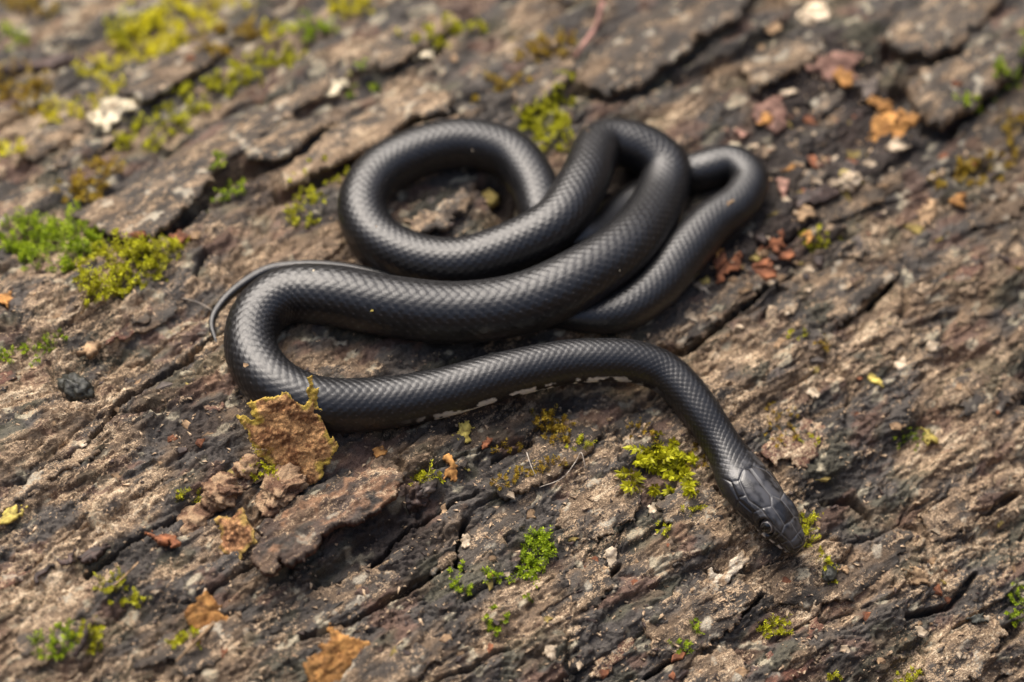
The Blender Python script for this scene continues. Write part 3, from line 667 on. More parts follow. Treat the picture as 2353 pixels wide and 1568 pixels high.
sc3 = mixc(sc3, (.22, .21, .19), .6 * flk)
k = sc3[:nh]; k[:] = mixc(k, (.015, .0142, .0145), np.full(hs.shape, .8))
k[:] = mixc(k, (.075, .074, .077), .8 * sstep(-.35, .45, fbm(hs / 5, ha / 4, 311, 3)) * (ha < 6.5))     # sky sheen on the shields, painted as paler clouding
lx_ = np.array([0] + LABX + [26.0]); li_ = np.clip(np.searchsorted(lx_, hs - .35) - 1, 0, len(lx_) - 2); lf = (hs - .35 - lx_[li_]) / (lx_[li_ + 1] - lx_[li_])
lab = sstep(-.55, -.15, (ha - (lab_y[:nh] * .45 + mouth_y[:nh] * .55))) * (ha < mouth_y[:nh] + 2.5) * sstep(.22, .4, lf) * (1 - sstep(.82, .95, lf)) * (hs > 2.5)
k[:] = mixc(k, (.52, .47, .39), .9 * lab * sstep(-.5, .1, fbm(hs / 1.3, ha / 1.3, 312, 2) + .2))
k[:] = mixc(k, (.30, .27, .23), .7 * ((ha > mouth_y[:nh] + 1.2) & (hs > 2)))
k[:] = mixc(k, (.17, .165, .16), (.6 * np.exp(-(gd / .16) ** 2) * (ha < 6.4) * (hs < 26)))
k[:] = mixc(k, (.012, .011, .011), np.exp(-(md / .2) ** 2) * (hs < 24))
nS = len(st); idx = np.arange(nS * NT).reshape(nS, NT); nx = np.roll(idx, -1, axis=1)
F = np.stack([idx[:-1], idx[1:], nx[1:], nx[:-1]], -1).reshape(-1, 4)
Vb = BV.reshape(-1, 3); nv = len(Vb)
caps = [(int(idx[0, j]), int(nx[0, j]), nv) for j in range(NT)] + [(int(nx[-1, j]), int(idx[-1, j]), nv + 1) for j in range(NT)]
Vb = np.vstack([Vb, BV[0].mean(0), BV[-1].mean(0)]); cb = np.vstack([sc3.reshape(-1, 3), sc3[0].mean(0), sc3[-1].mean(0)])
allF = [tuple(f) for f in F.tolist()] + caps
ms, t, p = nodes('black_scales'); ca = attr(t, 'col'); t.links.new(ca.outputs[0], p.inputs['Base Color'])
tc = nn(t, 'ShaderNodeTexCoord').outputs['Object']
n = noise_node(t, tc, 900, 3, .6); rr = ramp(t, n.outputs[0], [(.3, .31), (.7, .43)]); gm = nn(t, 'ShaderNodeMapRange'); t.links.new(attr(t, 'gloss').outputs['Fac'], gm.inputs[0]); gm.inputs[3].default_value = 1.0; gm.inputs[4].default_value = .62
rm = nn(t, 'ShaderNodeMath', operation='MULTIPLY'); t.links.new(rr.outputs[0], rm.inputs[0]); t.links.new(gm.outputs[0], rm.inputs[1])
t.links.new(rm.outputs[0], p.inputs['Roughness'])
p.inputs['Specular IOR Level'].default_value = .55
n2 = noise_node(t, tc, 2600, 2, .5); b = nn(t, 'ShaderNodeBump'); b.inputs['Distance'].default_value = .00004; t.links.new(n2.outputs[0], b.inputs['Height']); t.links.new(b.outputs[0], p.inputs['Normal'])
snake = link('snake', None, label='slender black snake with glossy scales lying in loops on the log', cat='snake')
snake.location = cen[nS // 3].tolist() and (cen.mean(0) * 1e-3).tolist()
gl = np.concatenate([(1 - sstep(24, 30, S2d)).ravel(), [1, 0]])
ME_S = mesh_from('body', Vb - cen.mean(0) * 1e-3, allF, {'col': cb, 'gloss': gl})
link('body', ME_S, ms, snake)
# eyes: a domed disc with a pale ring round a dark pupil
me_eye, t, p = nodes('eye_grey'); ca = attr(t, 'col'); t.links.new(ca.outputs[0], p.inputs['Base Color']); p.inputs['Roughness'].default_value = .06; p.inputs['Specular IOR Level'].default_value = .6
for sgn in (-1, 1):
    kst = int(np.argmin(np.abs(st - EX))); ja = int(np.argmin(np.abs(arc[kst] - sgn * EA)))
    base = BV[kst, ja]; nv_ = nrm[kst, ja, 0] * side[kst] + nrm[kst, ja, 1] * upn[kst]; nv_ /= np.linalg.norm(nv_)
    ctr = base - nv_ * .0008
    tx = tan_[kst] - (tan_[kst] @ nv_) * nv_; tx /= np.linalg.norm(tx); ty = np.cross(nv_, tx)
    vv, cc_, pv = [], [], []; re = .0024
    ths = np.linspace(0, 1.9, 26); phs = np.linspace(0, 2 * math.pi, 41)[:-1]
    for a in ths:
        for ph in phs:
            vv.append(re * (math.sin(a) * (math.cos(ph) * tx + math.sin(ph) * ty) + 1.0 * math.cos(a) * nv_))
            cc_.append((.11, .095, .085) if a > .82 else ((.30, .27, .24) if a > .74 else (.02, .02, .02)))
    ff = [(i * 40 + j, i * 40 + (j + 1) % 40, (i + 1) * 40 + (j + 1) % 40, (i + 1) * 40 + j) for i in range(25) for j in range(40)]
    eo = link('eye', mesh_from('eye', vv, np.array(ff), {'col': np.array(cc_)}), me_eye, snake)
    eo['label'] = 'round grey eye with a pale ring about the dark pupil'
    eo.location = (ctr - np.array(snake.location)).tolist()
    pa = np.linspace(0, .72, 12)
    pv = [re * 1.012 * (math.sin(a) * (.86 * math.cos(ph) * tx + math.sin(ph) * ty) + math.cos(a) * nv_) for a in pa for ph in phs]
    pf = [(i * 40 + j, i * 40 + (j + 1) % 40, (i + 1) * 40 + (j + 1) % 40, (i + 1) * 40 + j) for i in range(11) for j in range(40)]
    link('pupil', mesh_from('pupil', pv, np.array(pf), {'col': np.full((len(pv), 3), .004)}), me_eye, eo)

# ------------------------------------------------------------------ moss: shoots with many little leaves
def moss(blobs, per, height, leaf, mat, label, group=None, lean=.5, flat=None, cat='moss', nodes_=7, name='moss_clump'):
    pts = []
    for ix, iy, rx, ry in blobs:           # picture ellipses
        n = max(3, int(per * rx * ry / 1000.0))
        for _ in range(n):
            a = RNG.uniform(0, 2 * math.pi); r = math.sqrt(RNG.uniform()) * (1 + .25 * math.sin(3 * a + ix) * RNG.uniform())
            pts.append((ix + rx * r * math.cos(a), iy + ry * r * math.sin(a), r))
    B = []; Nn = []; hs_ = []
    for x, y, r in pts:
        P = at(x, y, 0); u, s, _ = tolog(P); hh = top_h(u, s); P = at(x, y, hh); u, s, _ = tolog(P)
        if not clear_of_snake(u, s, -1.2) or perlin(np.array(u / 4.5), np.array(s / 3.0), 77) < (-.34 if y > 420 else -.16): continue
        B.append(fromlog(u, s, top_h(u, s) - .3)); Nn.append(lognormal(np.array(s))); hs_.append(1 - .55 * r * r)
    if not B: return None
    B = np.array(B); Nn = np.array(Nn); hs_ = np.array(hs_); n = len(B); org = B.mean(0)
    d = Nn + lean * RNG.normal(0, 1, (n, 3)); 
    if flat is not None: d = d * .45 + np.array(flat) * 1.0 + .45 * RNG.normal(0, 1, (n, 3))
    d /= np.linalg.norm(d, axis=1)[:, None]
    shade = np.clip(RNG.normal(.82, .26, n), .15, 1.15); L = height * hs_ * RNG.uniform(.55, 1.2, n) * 1e-3
    bend = RNG.normal(0, .35, (n, 3)); K = nodes_; V_, T_ = [], []
    for k in range(K):
        f = (k + .6) / K
        node = B + d * (L * f)[:, None] + bend * (L * f * f)[:, None]
        dk = d + bend * 2 * f; dk /= np.linalg.norm(dk, axis=1)[:, None]
        e1 = np.cross(dk, RNG.normal(0, 1, (n, 3))); e1 /= np.linalg.norm(e1, axis=1)[:, None] + 1e-9; e2 = np.cross(dk, e1)
        for q in range(3):
            ph = q * 2.094 + k * 2.4; rad_ = math.cos(ph) * e1 + math.sin(ph) * e2; tng = -math.sin(ph) * e1 + math.cos(ph) * e2
            up = .35 + .75 * f; l = leaf * 1e-3 * RNG.uniform(.7, 1.2, n) * (1.05 - .35 * abs(f - .6))
            dr = rad_ + up * dk; dr /= np.linalg.norm(dr, axis=1)[:, None]
            nl = np.cross(dr, tng)
            tip = node + dr * l[:, None]; midp = node + dr * (l * .45)[:, None] - nl * (l * .10)[:, None]
            wv = tng * (l * .24)[:, None]
            V_.append(np.stack([node, midp + wv, tip, midp - wv], 1)); 
            c0 = np.clip((f * .95 + RNG.normal(0, .12, n)) * shade, 0, 1); T_.append(np.stack([c0 * .7, c0, np.clip(c0 + .15, 0, 1), c0], 1))
    V_ = np.concatenate(V_).reshape(-1, 3) - org; T_ = np.concatenate(T_).ravel()
    F_ = np.arange(len(V_)).reshape(-1, 4)
    o = link(name, mesh_from(name, V_, F_, {'tip': T_}, smooth=False), mat, None, label, cat, group); o.location = org.tolist()
    return o
DL = (-.45, -.75, .15)
moss([(110, 570, 110, 55), (60, 545, 60, 45), (170, 540, 60, 45)], 26, 6.0, 1.3, M_MOSSG, 'deep cushion of green moss at the tip of the long bark tongue', nodes_=6)
moss([(270, 610, 95, 60), (330, 585, 70, 40), (240, 665, 60, 35), (390, 570, 40, 28)], 26, 5.5, 1.3, M_MOSS, 'thick yellow-green moss cushion spilling below the bark tongue', nodes_=6)
moss([(60, 810, 60, 28), (110, 785, 40, 22), (15, 830, 30, 18)], 34, 2.6, .8, M_MOSSG, 'low green moss mat beside the wet dark pebble', nodes_=5)
moss([(1260, 255, 60, 40), (1275, 310, 48, 40), (1240, 280, 45, 40), (1300, 215, 25, 25)], 30, 6.0, 1.4, M_MOSS, 'yellow-green moss tuft rising between the two upper snake coils', nodes_=6)
moss([(1500, 1030, 40, 45), (1530, 1080, 75, 45), (1480, 1105, 55, 28), (1590, 1100, 45, 40), (1545, 1030, 30, 30)], 6, 5.5, 2.6, M_MOSS, 'feathery yellow-green moss patch beside the snake neck', flat=DL, nodes_=7)
moss([(1480, 1000, 45, 30), (1570, 1060, 55, 40)], 12, 2.5, 1.0, M_MOSSB, 'brownish moss fringe behind the feathery moss by the snake neck', nodes_=5)
moss([(1258, 972, 52, 24), (1280, 1005, 38, 22)], 36, 3.6, 1.0, M_MOSSB, 'dense golden-brown moss tuft under the pale belly edge of the snake', nodes_=6)
moss([(1165, 1033, 36, 20)], 30, 2.5, .9, M_MOSSB, 'small golden-brown moss sprig beside the golden moss tuft', nodes_=5)
moss([(1330, 1022, 36, 14)], 30, 2.4, .9, M_MOSS, 'narrow green moss strip at the ledge below the snake body', nodes_=5)
moss([(1160, 1105, 50, 16), (1220, 1085, 45, 15), (1270, 1065, 30, 12)], 34, 2.6, .9, M_MOSSB, 'long brown-green moss strip growing along a bark ledge', nodes_=5)
moss([(1230, 1270, 34, 42), (1215, 1310, 26, 24), (1255, 1245, 20, 20)], 52, 4.6, 1.1, M_MOSSG, 'vivid green upright moss tuft on bare bark', nodes_=6)
moss([(1060, 1350, 26, 18)], 34, 3.2, 1.1, M_MOSSG, 'small vivid green moss sprout at a bark crack end', nodes_=5)
moss([(1115, 1325, 22, 16), (1150, 1330, 22, 15)], 30, 3.0, 1.0, M_MOSSG, 'pair of small green moss sprouts near the vivid tuft', nodes_=5)
moss([(1050, 1308, 18, 10)], 34, 2.6, 1.0, M_MOSSG, 'tiny green moss sprout beside the bark crack', nodes_=5)
moss([(1138, 1420, 26, 20), (1140, 1452, 26, 10)], 34, 2.8, 1.0, M_MOSSG, 'dark green moss tuft below the vivid tuft', nodes_=5)
moss([(1210, 1370, 16, 14)], 30, 2.4, .9, M_MOSSG, 'tiny moss sprig under the vivid green tuft', nodes_=5)
moss([(1850, 1200, 16, 34), (1856, 1245, 12, 20)], 44, 4.2, 1.0, M_MOSS, 'thin moss fringe behind the snake snout', nodes_=6)
moss([(1885, 1285, 18, 22)], 44, 3.4, .9, M_MOSS, 'small moss sprout just ahead of the snake snout', nodes_=5)
moss([(1920, 1325, 26, 12)], 44, 2.8, .9, M_MOSS, 'flat moss sprout beside the dark seed ahead of the snout', nodes_=5)
moss([(1585, 1165, 24, 14)], 40, 3.0, 1.0, M_MOSS, 'yellow-green moss tip beside the snake cheek', nodes_=5)
moss([(1520, 1215, 18, 14)], 40, 2.4, .9, M_MOSS, 'little olive moss tuft on the plate beside the snake head', nodes_=5)
moss([(1785, 1440, 34, 24), (1760, 1455, 25, 12)], 44, 3.0, .9, M_MOSS, 'olive moss patch below the white lichen flake', nodes_=5)
moss([(1570, 1490, 22, 20)], 34, 2.6, 1.0, M_MOSSG, 'broken line of small green moss along a lower bark crack', nodes_=5)
moss([(1600, 1450, 12, 12), (1605, 1430, 10, 8)], 44, 2.6, 1.0, M_MOSSG, 'green moss dot above the lower bark crack', nodes_=5)
moss([(600, 1085, 42, 16), (570, 1075, 22, 14), (635, 1095, 22, 14)], 42, 4.0, 1.0, M_MOSS, 'bright moss tuft at the foot of the upright brown flake', nodes_=6)
moss([(590, 1040, 24, 10)], 40, 2.5, 1.0, M_MOSSY, 'yellow moss bead on the upright flake edge', nodes_=4)
moss([(430, 1140, 28, 12)], 40, 2.8, 1.0, M_MOSS, 'small moss tuft left of the crumbly bark lump', nodes_=5)
moss([(985, 1095, 34, 18), (960, 1105, 20, 12)], 36, 3.6, 1.0, M_MOSS, 'olive moss tuft at the end of the loose bark slab', nodes_=6)
moss([(255, 1350, 34, 26), (290, 1375, 40, 18)], 26, 3.6, 1.1, M_MOSS, 'yellow-green moss on the paler bark near the dark chip', nodes_=6)
moss([(205, 1465, 36, 34)], 28, 4.0, 1.1, M_MOSS, 'yellow moss clump behind a dark twig', nodes_=6)
moss([(115, 1490, 46, 26), (140, 1460, 30, 18)], 28, 4.0, 1.1, M_MOSSG, 'green moss clump on the lower bark edge', nodes_=6)
moss([(400, 1470, 40, 14), (440, 1465, 30, 14)], 32, 3.0, 1.0, M_MOSS, 'moss strip under the curled orange leaf scrap', nodes_=5)
moss([(520, 440, 45, 22)], 34, 4.0, 1.2, M_MOSSG, 'green moss tuft in the dark gap below the bark plates', nodes_=6)
moss([(760, 410, 60, 14), (710, 450, 40, 26), (690, 500, 40, 28)], 26, 3.2, 1.1, M_MOSS, 'yellow-green moss rim beside the outer snake coil', nodes_=6)
moss([(2265, 385, 70, 40), (2300, 345, 40, 30)], 18, 4.0, 1.4, M_MOSSB, 'golden moss cushion by the large dark plates', nodes_=5)
moss([(2190, 420, 50, 18)], 26, 3.0, 1.3, M_MOSSB, 'thin golden moss edge below the golden cushion', nodes_=5)
moss([(2320, 160, 45, 26), (2250, 240, 50, 14), (2345, 115, 20, 25)], 26, 4.0, 1.4, M_MOSSG, 'green moss in the seam between two big plates', nodes_=5)
moss([(2330, 285, 40, 24)], 24, 3.6, 1.3, M_MOSSB, 'golden moss patch above the golden cushion', nodes_=5)
moss([(1790, 960, 40, 50), (1800, 1000, 30, 35)], 14, 2.0, .9, M_MOSSB, 'thin olive moss film on bark beyond the snake neck', nodes_=4)
moss([(1860, 1010, 26, 12)], 34, 2.0, .9, M_MOSS, 'small olive moss dash beyond the olive film', nodes_=4)
moss([(1895, 785, 28, 18)], 28, 2.6, 1.0, M_MOSSB, 'brown-olive moss spot on the tan bark patch', nodes_=4)
moss([(1830, 770, 22, 24)], 26, 2.4, 1.0, M_MOSS, 'pale moss streak beside the tan bark patch', nodes_=4)
moss([(2085, 1010, 40, 26)], 34, 2.0, .7, M_MOSSG, 'dull green algae-like moss dome with one bright shoot', nodes_=4)
moss([(2120, 1105, 18, 10)], 40, 2.6, .9, M_MOSS, 'lone bright moss sprout on bark beyond the snake head', nodes_=4)
moss([(2330, 1390, 18, 50)], 34, 3.4, 1.0, M_MOSSG, 'green moss growing by the deep hole in the bark', nodes_=5)
moss([(2090, 1555, 34, 14)], 34, 3.0, 1.0, M_MOSS, 'moss tips peeping over the lowest bark ledge', nodes_=5)
moss([(1920, 1555, 20, 14)], 34, 2.6, 1.0, M_MOSS, 'small moss tip on the lowest bark ledge', nodes_=5)
moss([(1885, 545, 60, 18)], 22, 2.6, 1.2, M_MOSS, 'moss strip among leaf scraps behind the snake', nodes_=4)
moss([(1260, 110, 70, 30), (1225, 130, 40, 20)], 18, 4.0, 1.5, M_MOSSB, 'ochre moss mound beside the pink stem', nodes_=5)
for bl, mt, lb in (
    ([(410, 60, 70, 40), (350, 90, 60, 45), (310, 120, 40, 30)], M_MOSSY, 'bright yellow moss drift high on the far bark'),
    ([(230, 165, 40, 20)], M_MOSSY, 'small bright yellow moss tuft near the pale lichen patch'),
    ([(160, 255, 60, 18), (250, 215, 40, 16), (120, 275, 30, 10)], M_MOSSY, 'narrow yellow moss ridge above the pale lichen patch'),
    ([(20, 10, 60, 16), (90, 30, 50, 14)], M_MOSSB, 'olive moss fringe along the far side of the log'),
    ([(300, 60, 50, 26), (260, 100, 30, 18)], M_MOSS, 'loose yellow-green moss beside the bright yellow drift'),
    ([(650, 75, 50, 16)], M_MOSSY, 'yellow moss dab beside the dark green seam'),
    ([(15, 340, 35, 22)], M_MOSSY, 'pale yellow moss tuft on the far bark'),
    ([(620, 140, 70, 22), (540, 180, 60, 18), (470, 215, 60, 16)], M_MOSS, 'long moss seam running up the far bark'),
    ([(370, 295, 60, 14), (300, 335, 70, 14), (430, 255, 50, 14)], M_MOSS, 'long moss seam running along the far bark ridge'),
    ([(190, 440, 50, 26), (240, 390, 40, 16)], M_MOSSB, 'ochre moss above the bark tongue'),
    ([(800, 20, 50, 25)], M_MOSSY, 'yellow moss at the far edge of the bark'),
    ([(700, 80, 60, 14), (730, 65, 40, 14)], M_MOSSG, 'dark green moss seam on the far bark'),
    ([(830, 205, 32, 18)], M_MOSSG, 'green moss dab beside white lichen spots'),
    ([(1040, 60, 60, 14), (980, 85, 50, 12)], M_MOSS, 'thin moss seam across the far bark'),
    ([(40, 190, 60, 40), (60, 230, 40, 30)], M_MOSSB, 'olive-brown moss mat below the dark stick'),
    ([(30, 90, 50, 20)], M_MOSSG, 'green moss behind the dark stick'),
    ([(560, 75, 60, 20), (500, 110, 40, 20)], M_MOSSB, 'ochre moss patch on the far bark'),
    ([(430, 5, 120, 16)], M_MOSSY, 'yellow moss band along the far side'),
    ([(1160, 190, 50, 14), (1080, 225, 30, 14)], M_MOSSB, 'ochre moss seam above the snake coils')):
    moss([(x, y, rx * 1.2, ry * 1.1) for x, y, rx, ry in bl], 26, 4.2, 1.7, mt, lb, nodes_=5, lean=.6)

# ------------------------------------------------------------------ loose pieces lying on the bark
def c6(x, y): return ((450 + x / 2.613) / 1.088, (880 + y / 2.613) / 1.088)
def c2b(x, y): return ((1700 + x / 2.587) / 1.088, (1100 + y / 2.587) / 1.088)
def flakecol(base, rim, dark):
    def f(u, s, h, d, isbot):
        n = fbm(u / 6, s / 6, 401, 4, .6); n2 = fbm(u / 1.3, s / 1.3, 402, 3)
        c = np.empty((len(u), 3)); c[:] = base
        c = mixc(c, dark, .8 * sstep(.0, .45, n)); c = mixc(c, np.array(base) * 1.7, .7 * sstep(.1, .5, n2))
        c = mixc(c, np.array(dark) * .5, .8 * sstep(.22, .5, fbm(u / 2.5, s / 2.5, 404, 4, .65))); c = mixc(c, rim, .85 * (1 - sstep(.2, 1.7, d + 1.5 * n)))
        return {'col': c, 'wear': np.full(len(u), .12)}
    return f
M_FLAKE = make_bark('soft_bark', .85, .95, .0004, False)
o = [c6(*p) for p in [(430, 330), (470, 310), (480, 330), (560, 300), (650, 285), (660, 265), (720, 270), (740, 300), (810, 350), (830, 300), (820, 250), (832, 210), (815, 180), (865, 150), (875, 180), (868, 230), (900, 225), (915, 250), (905, 290), (920, 350), (945, 375), (935, 450), (970, 520), (985, 560), (1010, 545), (1025, 590), (1040, 630), (1000, 690), (985, 740), (940, 750), (950, 810), (880, 880), (780, 880), (690, 820), (600, 745), (510, 690), (500, 650), (570, 648), (500, 640), (440, 570), (430, 520), (385, 470), (365, 430), (430, 420), (470, 455), (500, 450), (455, 420), (465, 370)]]
Pb = ground_at(*c6(820, 850), 1.0); N_up = np.array([.12, -math.cos(R_(34)), math.sin(R_(34))])
me = slab('bark_flake', o, Pb, N_up, .9, res=.34, jag=.6, rough=.5, edge=.3, seed=61, colf=flakecol((.54, .30, .125), (.64, .46, .07), (.24, .10, .04)), warp=1.4, fibre=False)
ob = link('bark_flake', me, M_FLAKE, None, 'upright brown bark flake with a ragged yellow rim standing before the snake', 'bark flake'); ob.location = Pb.tolist()
o = [c6(*p) for p in [(480, 1145), (560, 1090), (700, 1010), (880, 900), (1050, 830), (1250, 750), (1380, 735), (1465, 790), (1440, 860), (1390, 960), (1250, 1040), (1120, 1100), (1010, 1130), (900, 1230), (870, 1300), (740, 1380), (650, 1345), (640, 1420), (600, 1445), (520, 1420), (450, 1330), (520, 1250), (555, 1225)]]
def slabcol(u, s, h, d, isbot):
    r = barkcol(.75, .02, .25, 3)(u, s, h, d, isbot); c = r['col']
    c = mixc(c, (.30, .165, .09), .75 * sstep(.0, .4, fbm(u / 9, s / 6, 421, 4) + .35 * sstep(0, 22, u - u.mean()) - .1))
    c = mixc(c, (.10, .035, .022), isbot * .85); return {'col': c, 'wear': r['wear'] - .12 + .16 * sstep(0, 20, u - u.mean()) - .5 * isbot}
cx, cy = centroid(o); Pb = ground_at(cx, cy, 6.5); u0, s0, _ = tolog(Pb)
me = slab('bark_slab', o, Pb, tilted(s0, -.02, .26), 2.6, res=.4, jag=1.1, rough=.9, edge=.35, seed=71, colf=slabcol, warp=1.2)
ob = link('bark_slab', me, M_BARK, None, 'loose dark bark slab with jagged lower edge lying below the upright flake', 'bark'); ob.location = Pb.tolist()
o = [c6(*p) for p in [(205, 1110), (260, 1060), (350, 1060), (400, 1005), (440, 1090), (490, 1180), (510, 1240), (440, 1300), (400, 1330), (405, 1370), (360, 1385), (310, 1340), (240, 1280), (255, 1230), (250, 1170)]]
cx, cy = centroid(o); Pb = ground_at(cx, cy, 3.0)
me = slab('bark_flake', o, Pb, np.array([-.2, -.55, .8]), 1.2, res=.36, jag=.7, rough=.7, edge=.4, seed=81, colf=flakecol((.42, .22, .10), (.50, .34, .09), (.17, .07, .032)), warp=1.0, fibre=False)
ob = link('bark_flake', me, M_FLAKE, None, 'small upturned rusty bark flake beside the loose dark slab', 'bark flake'); ob.location = Pb.tolist()
o = [c2b(*p) for p in [(70, 960), (130, 930), (180, 890), (182, 820), (215, 800), (232, 860), (290, 860), (330, 780), (370, 730), (410, 705), (458, 760), (440, 810), (380, 850), (330, 885), (300, 945), (240, 975), (180, 990), (120, 1025), (85, 1000)]]
def whitecol(u, s, h, d, isbot):
    c = np.empty((len(u), 3)); c[:] = (.66, .56, .42); n = fbm(u / 3, s / 3, 431, 4)
    c = mixc(c, (.36, .22, .11), .8 * sstep(.05, .45, n)); c = mixc(c, (.40, .24, .10), .7 * sstep(6, 12, u - u.mean())); return {'col': c, 'wear': np.zeros(len(u))}
cx, cy = centroid(o); Pb = ground_at(cx, cy, 1.6); u0, s0, _ = tolog(Pb)
me = slab('lichen_flake', o, Pb, tilted(s0, 0, -.25), 1.0, res=.34, jag=.5, rough=.7, edge=.5, seed=91, colf=whitecol, warp=1.3)
ob = link('lichen_flake', me, M_FLAKE, None, 'cream white crusty lichen flake below the snake snout', 'lichen'); ob.location = Pb.tolist()

def lump(name, ix, iy, sx, sy, sz, mat, label, cat, seed=0, rough=.35, rotz=0.0, lift=.3, sub=4, group=None, flatten=.0, parent=None):
    bm = bmesh.new(); bmesh.ops.create_icosphere(bm, subdivisions=sub, radius=1.0)
    co = np.array([v.co[:] for v in bm.verts]); fs = np.array([[v.index for v in f.verts] for f in bm.faces]); bm.free()
    n = fbm(co[:, 0] * 1.6 + co[:, 2] * 1.1 + seed, co[:, 1] * 1.6 - co[:, 2] * .9, 500 + seed, 6, .58) + .5 * perlin(co[:, 2] * 2 + seed, co[:, 0] * 2, 501 + seed)
    n = n + .35 * fbm(co[:, 0] * 6 + co[:, 2] * 4 + seed, co[:, 1] * 6 - co[:, 2] * 5, 530 + seed, 3, .6); co = co * (1 + rough * n)[:, None]; co = np.sign(co) * np.abs(co) ** (1 - flatten)
    co = co * np.array([sx, sy, sz]) * .5e-3
    P = ground_at(ix, iy); u, s, h = tolog(P); Nn = lognormal(np.array(s)); E1 = EU; E2 = np.cross(Nn, E1)
    c, sn_ = math.cos(rotz), math.sin(rotz); X = c * E1 + sn_ * E2; Y = -sn_ * E1 + c * E2
    W = co[:, :1] * X + co[:, 1:2] * Y + co[:, 2:] * Nn
    at_ = {}
    if mat is M_FLAKE:
        q = W * 1e3; n3 = fbm(q[:, 0] / 4 + q[:, 2] / 3, q[:, 1] / 4, 520 + seed, 3); cc = np.empty((len(q), 3)); cc[:] = (.36, .22, .125)
        cc = mixc(cc, (.16, .085, .05), sstep(0, .4, n3)); cc = mixc(cc, (.50, .34, .20), sstep(0, .4, -n3) * .8); at_ = {'col': cc, 'wear': np.full(len(q), .3), 'lp': q * 1.3 + seed * 9}
    o = link(name, mesh_from(name, W, fs, at_), mat, parent, label, cat, group); o.location = (P + Nn * sz * .5e-3 * lift).tolist(); return o
lump('pebble', 177, 905, 11, 7.5, 6, M_STONE, 'wet dark angular pebble resting on the pale bark', 'pebble', 1, .3, -1.3, .8)
lump('bark_lump', *c6(270, 940), 12, 9, 7, M_FLAKE, 'crumbly brown bark lump left of the upright flake', 'bark', 2, .36, .3, .6, 5)
M_CRUMB = M_FLAKE
lump('bark_lump', *c6(660, 900), 17, 10, 6, M_CRUMB, 'crumbly brown bark mound at the foot of the upright flake', 'bark', 3, .36, .5, .5, 5)
lump('bark_lump', *c6(430, 770), 8, 6, 5, M_CRUMB, 'knobbly bark lump under the bright moss tuft', 'bark', 4, .36, .2, .5, 4)
lump('bark_lump', *c6(90, 1110), 10, 8, 4, M_FLAKE, 'grey rounded bark lump near the rusty chip', 'bark', 5, .3, .7, .4, 4)
lump('bark_lump', *c6(1520, 980), 8, 6, 6, M_DARK, 'dark crumb of bark at the end of the loose slab', 'bark', 6, .6, 0, .5, 4)
lump('bark_lump', *c6(1610, 895), 6.5, 4, 4, M_GREY, 'pale grey bark bead beside the olive moss tuft', 'bark', 7, .3, .3, .6, 4)
lump('seed', 1903, 1322, 5, 4, 3, M_STONE, 'dark bluish seed lying ahead of the snake snout', 'seed', 8, .15, .5, .6, 4)
lump('bark_lump', 1500, 470, 13, 9, 9, M_DARK, 'dark bark knob in the shaded gap inside the right snake coil', 'bark', 12, .4, .6, .1, 4)  # added dark filler, stands in for shade in the coil gap
lump('bark_lump', 1122, 470, 6.5, 6, 4.5, M_OLIVE, 'yellowish bark block inside the left snake coil', 'bark', 9, .25, .2, .9, 3, None, .3)
lump('pebble', 1950, 425, 8, 6, 5, M_CREAM, 'pale pebble on the bark behind the snake', 'pebble', 10, .3, .2, .6, 4)
lump('lichen_disc', 1870, 40, 11, 9, 4, M_CREAM, 'pale rounded lichen disc on the far bark plate', 'lichen', 11, .25, .2, .5, 4)

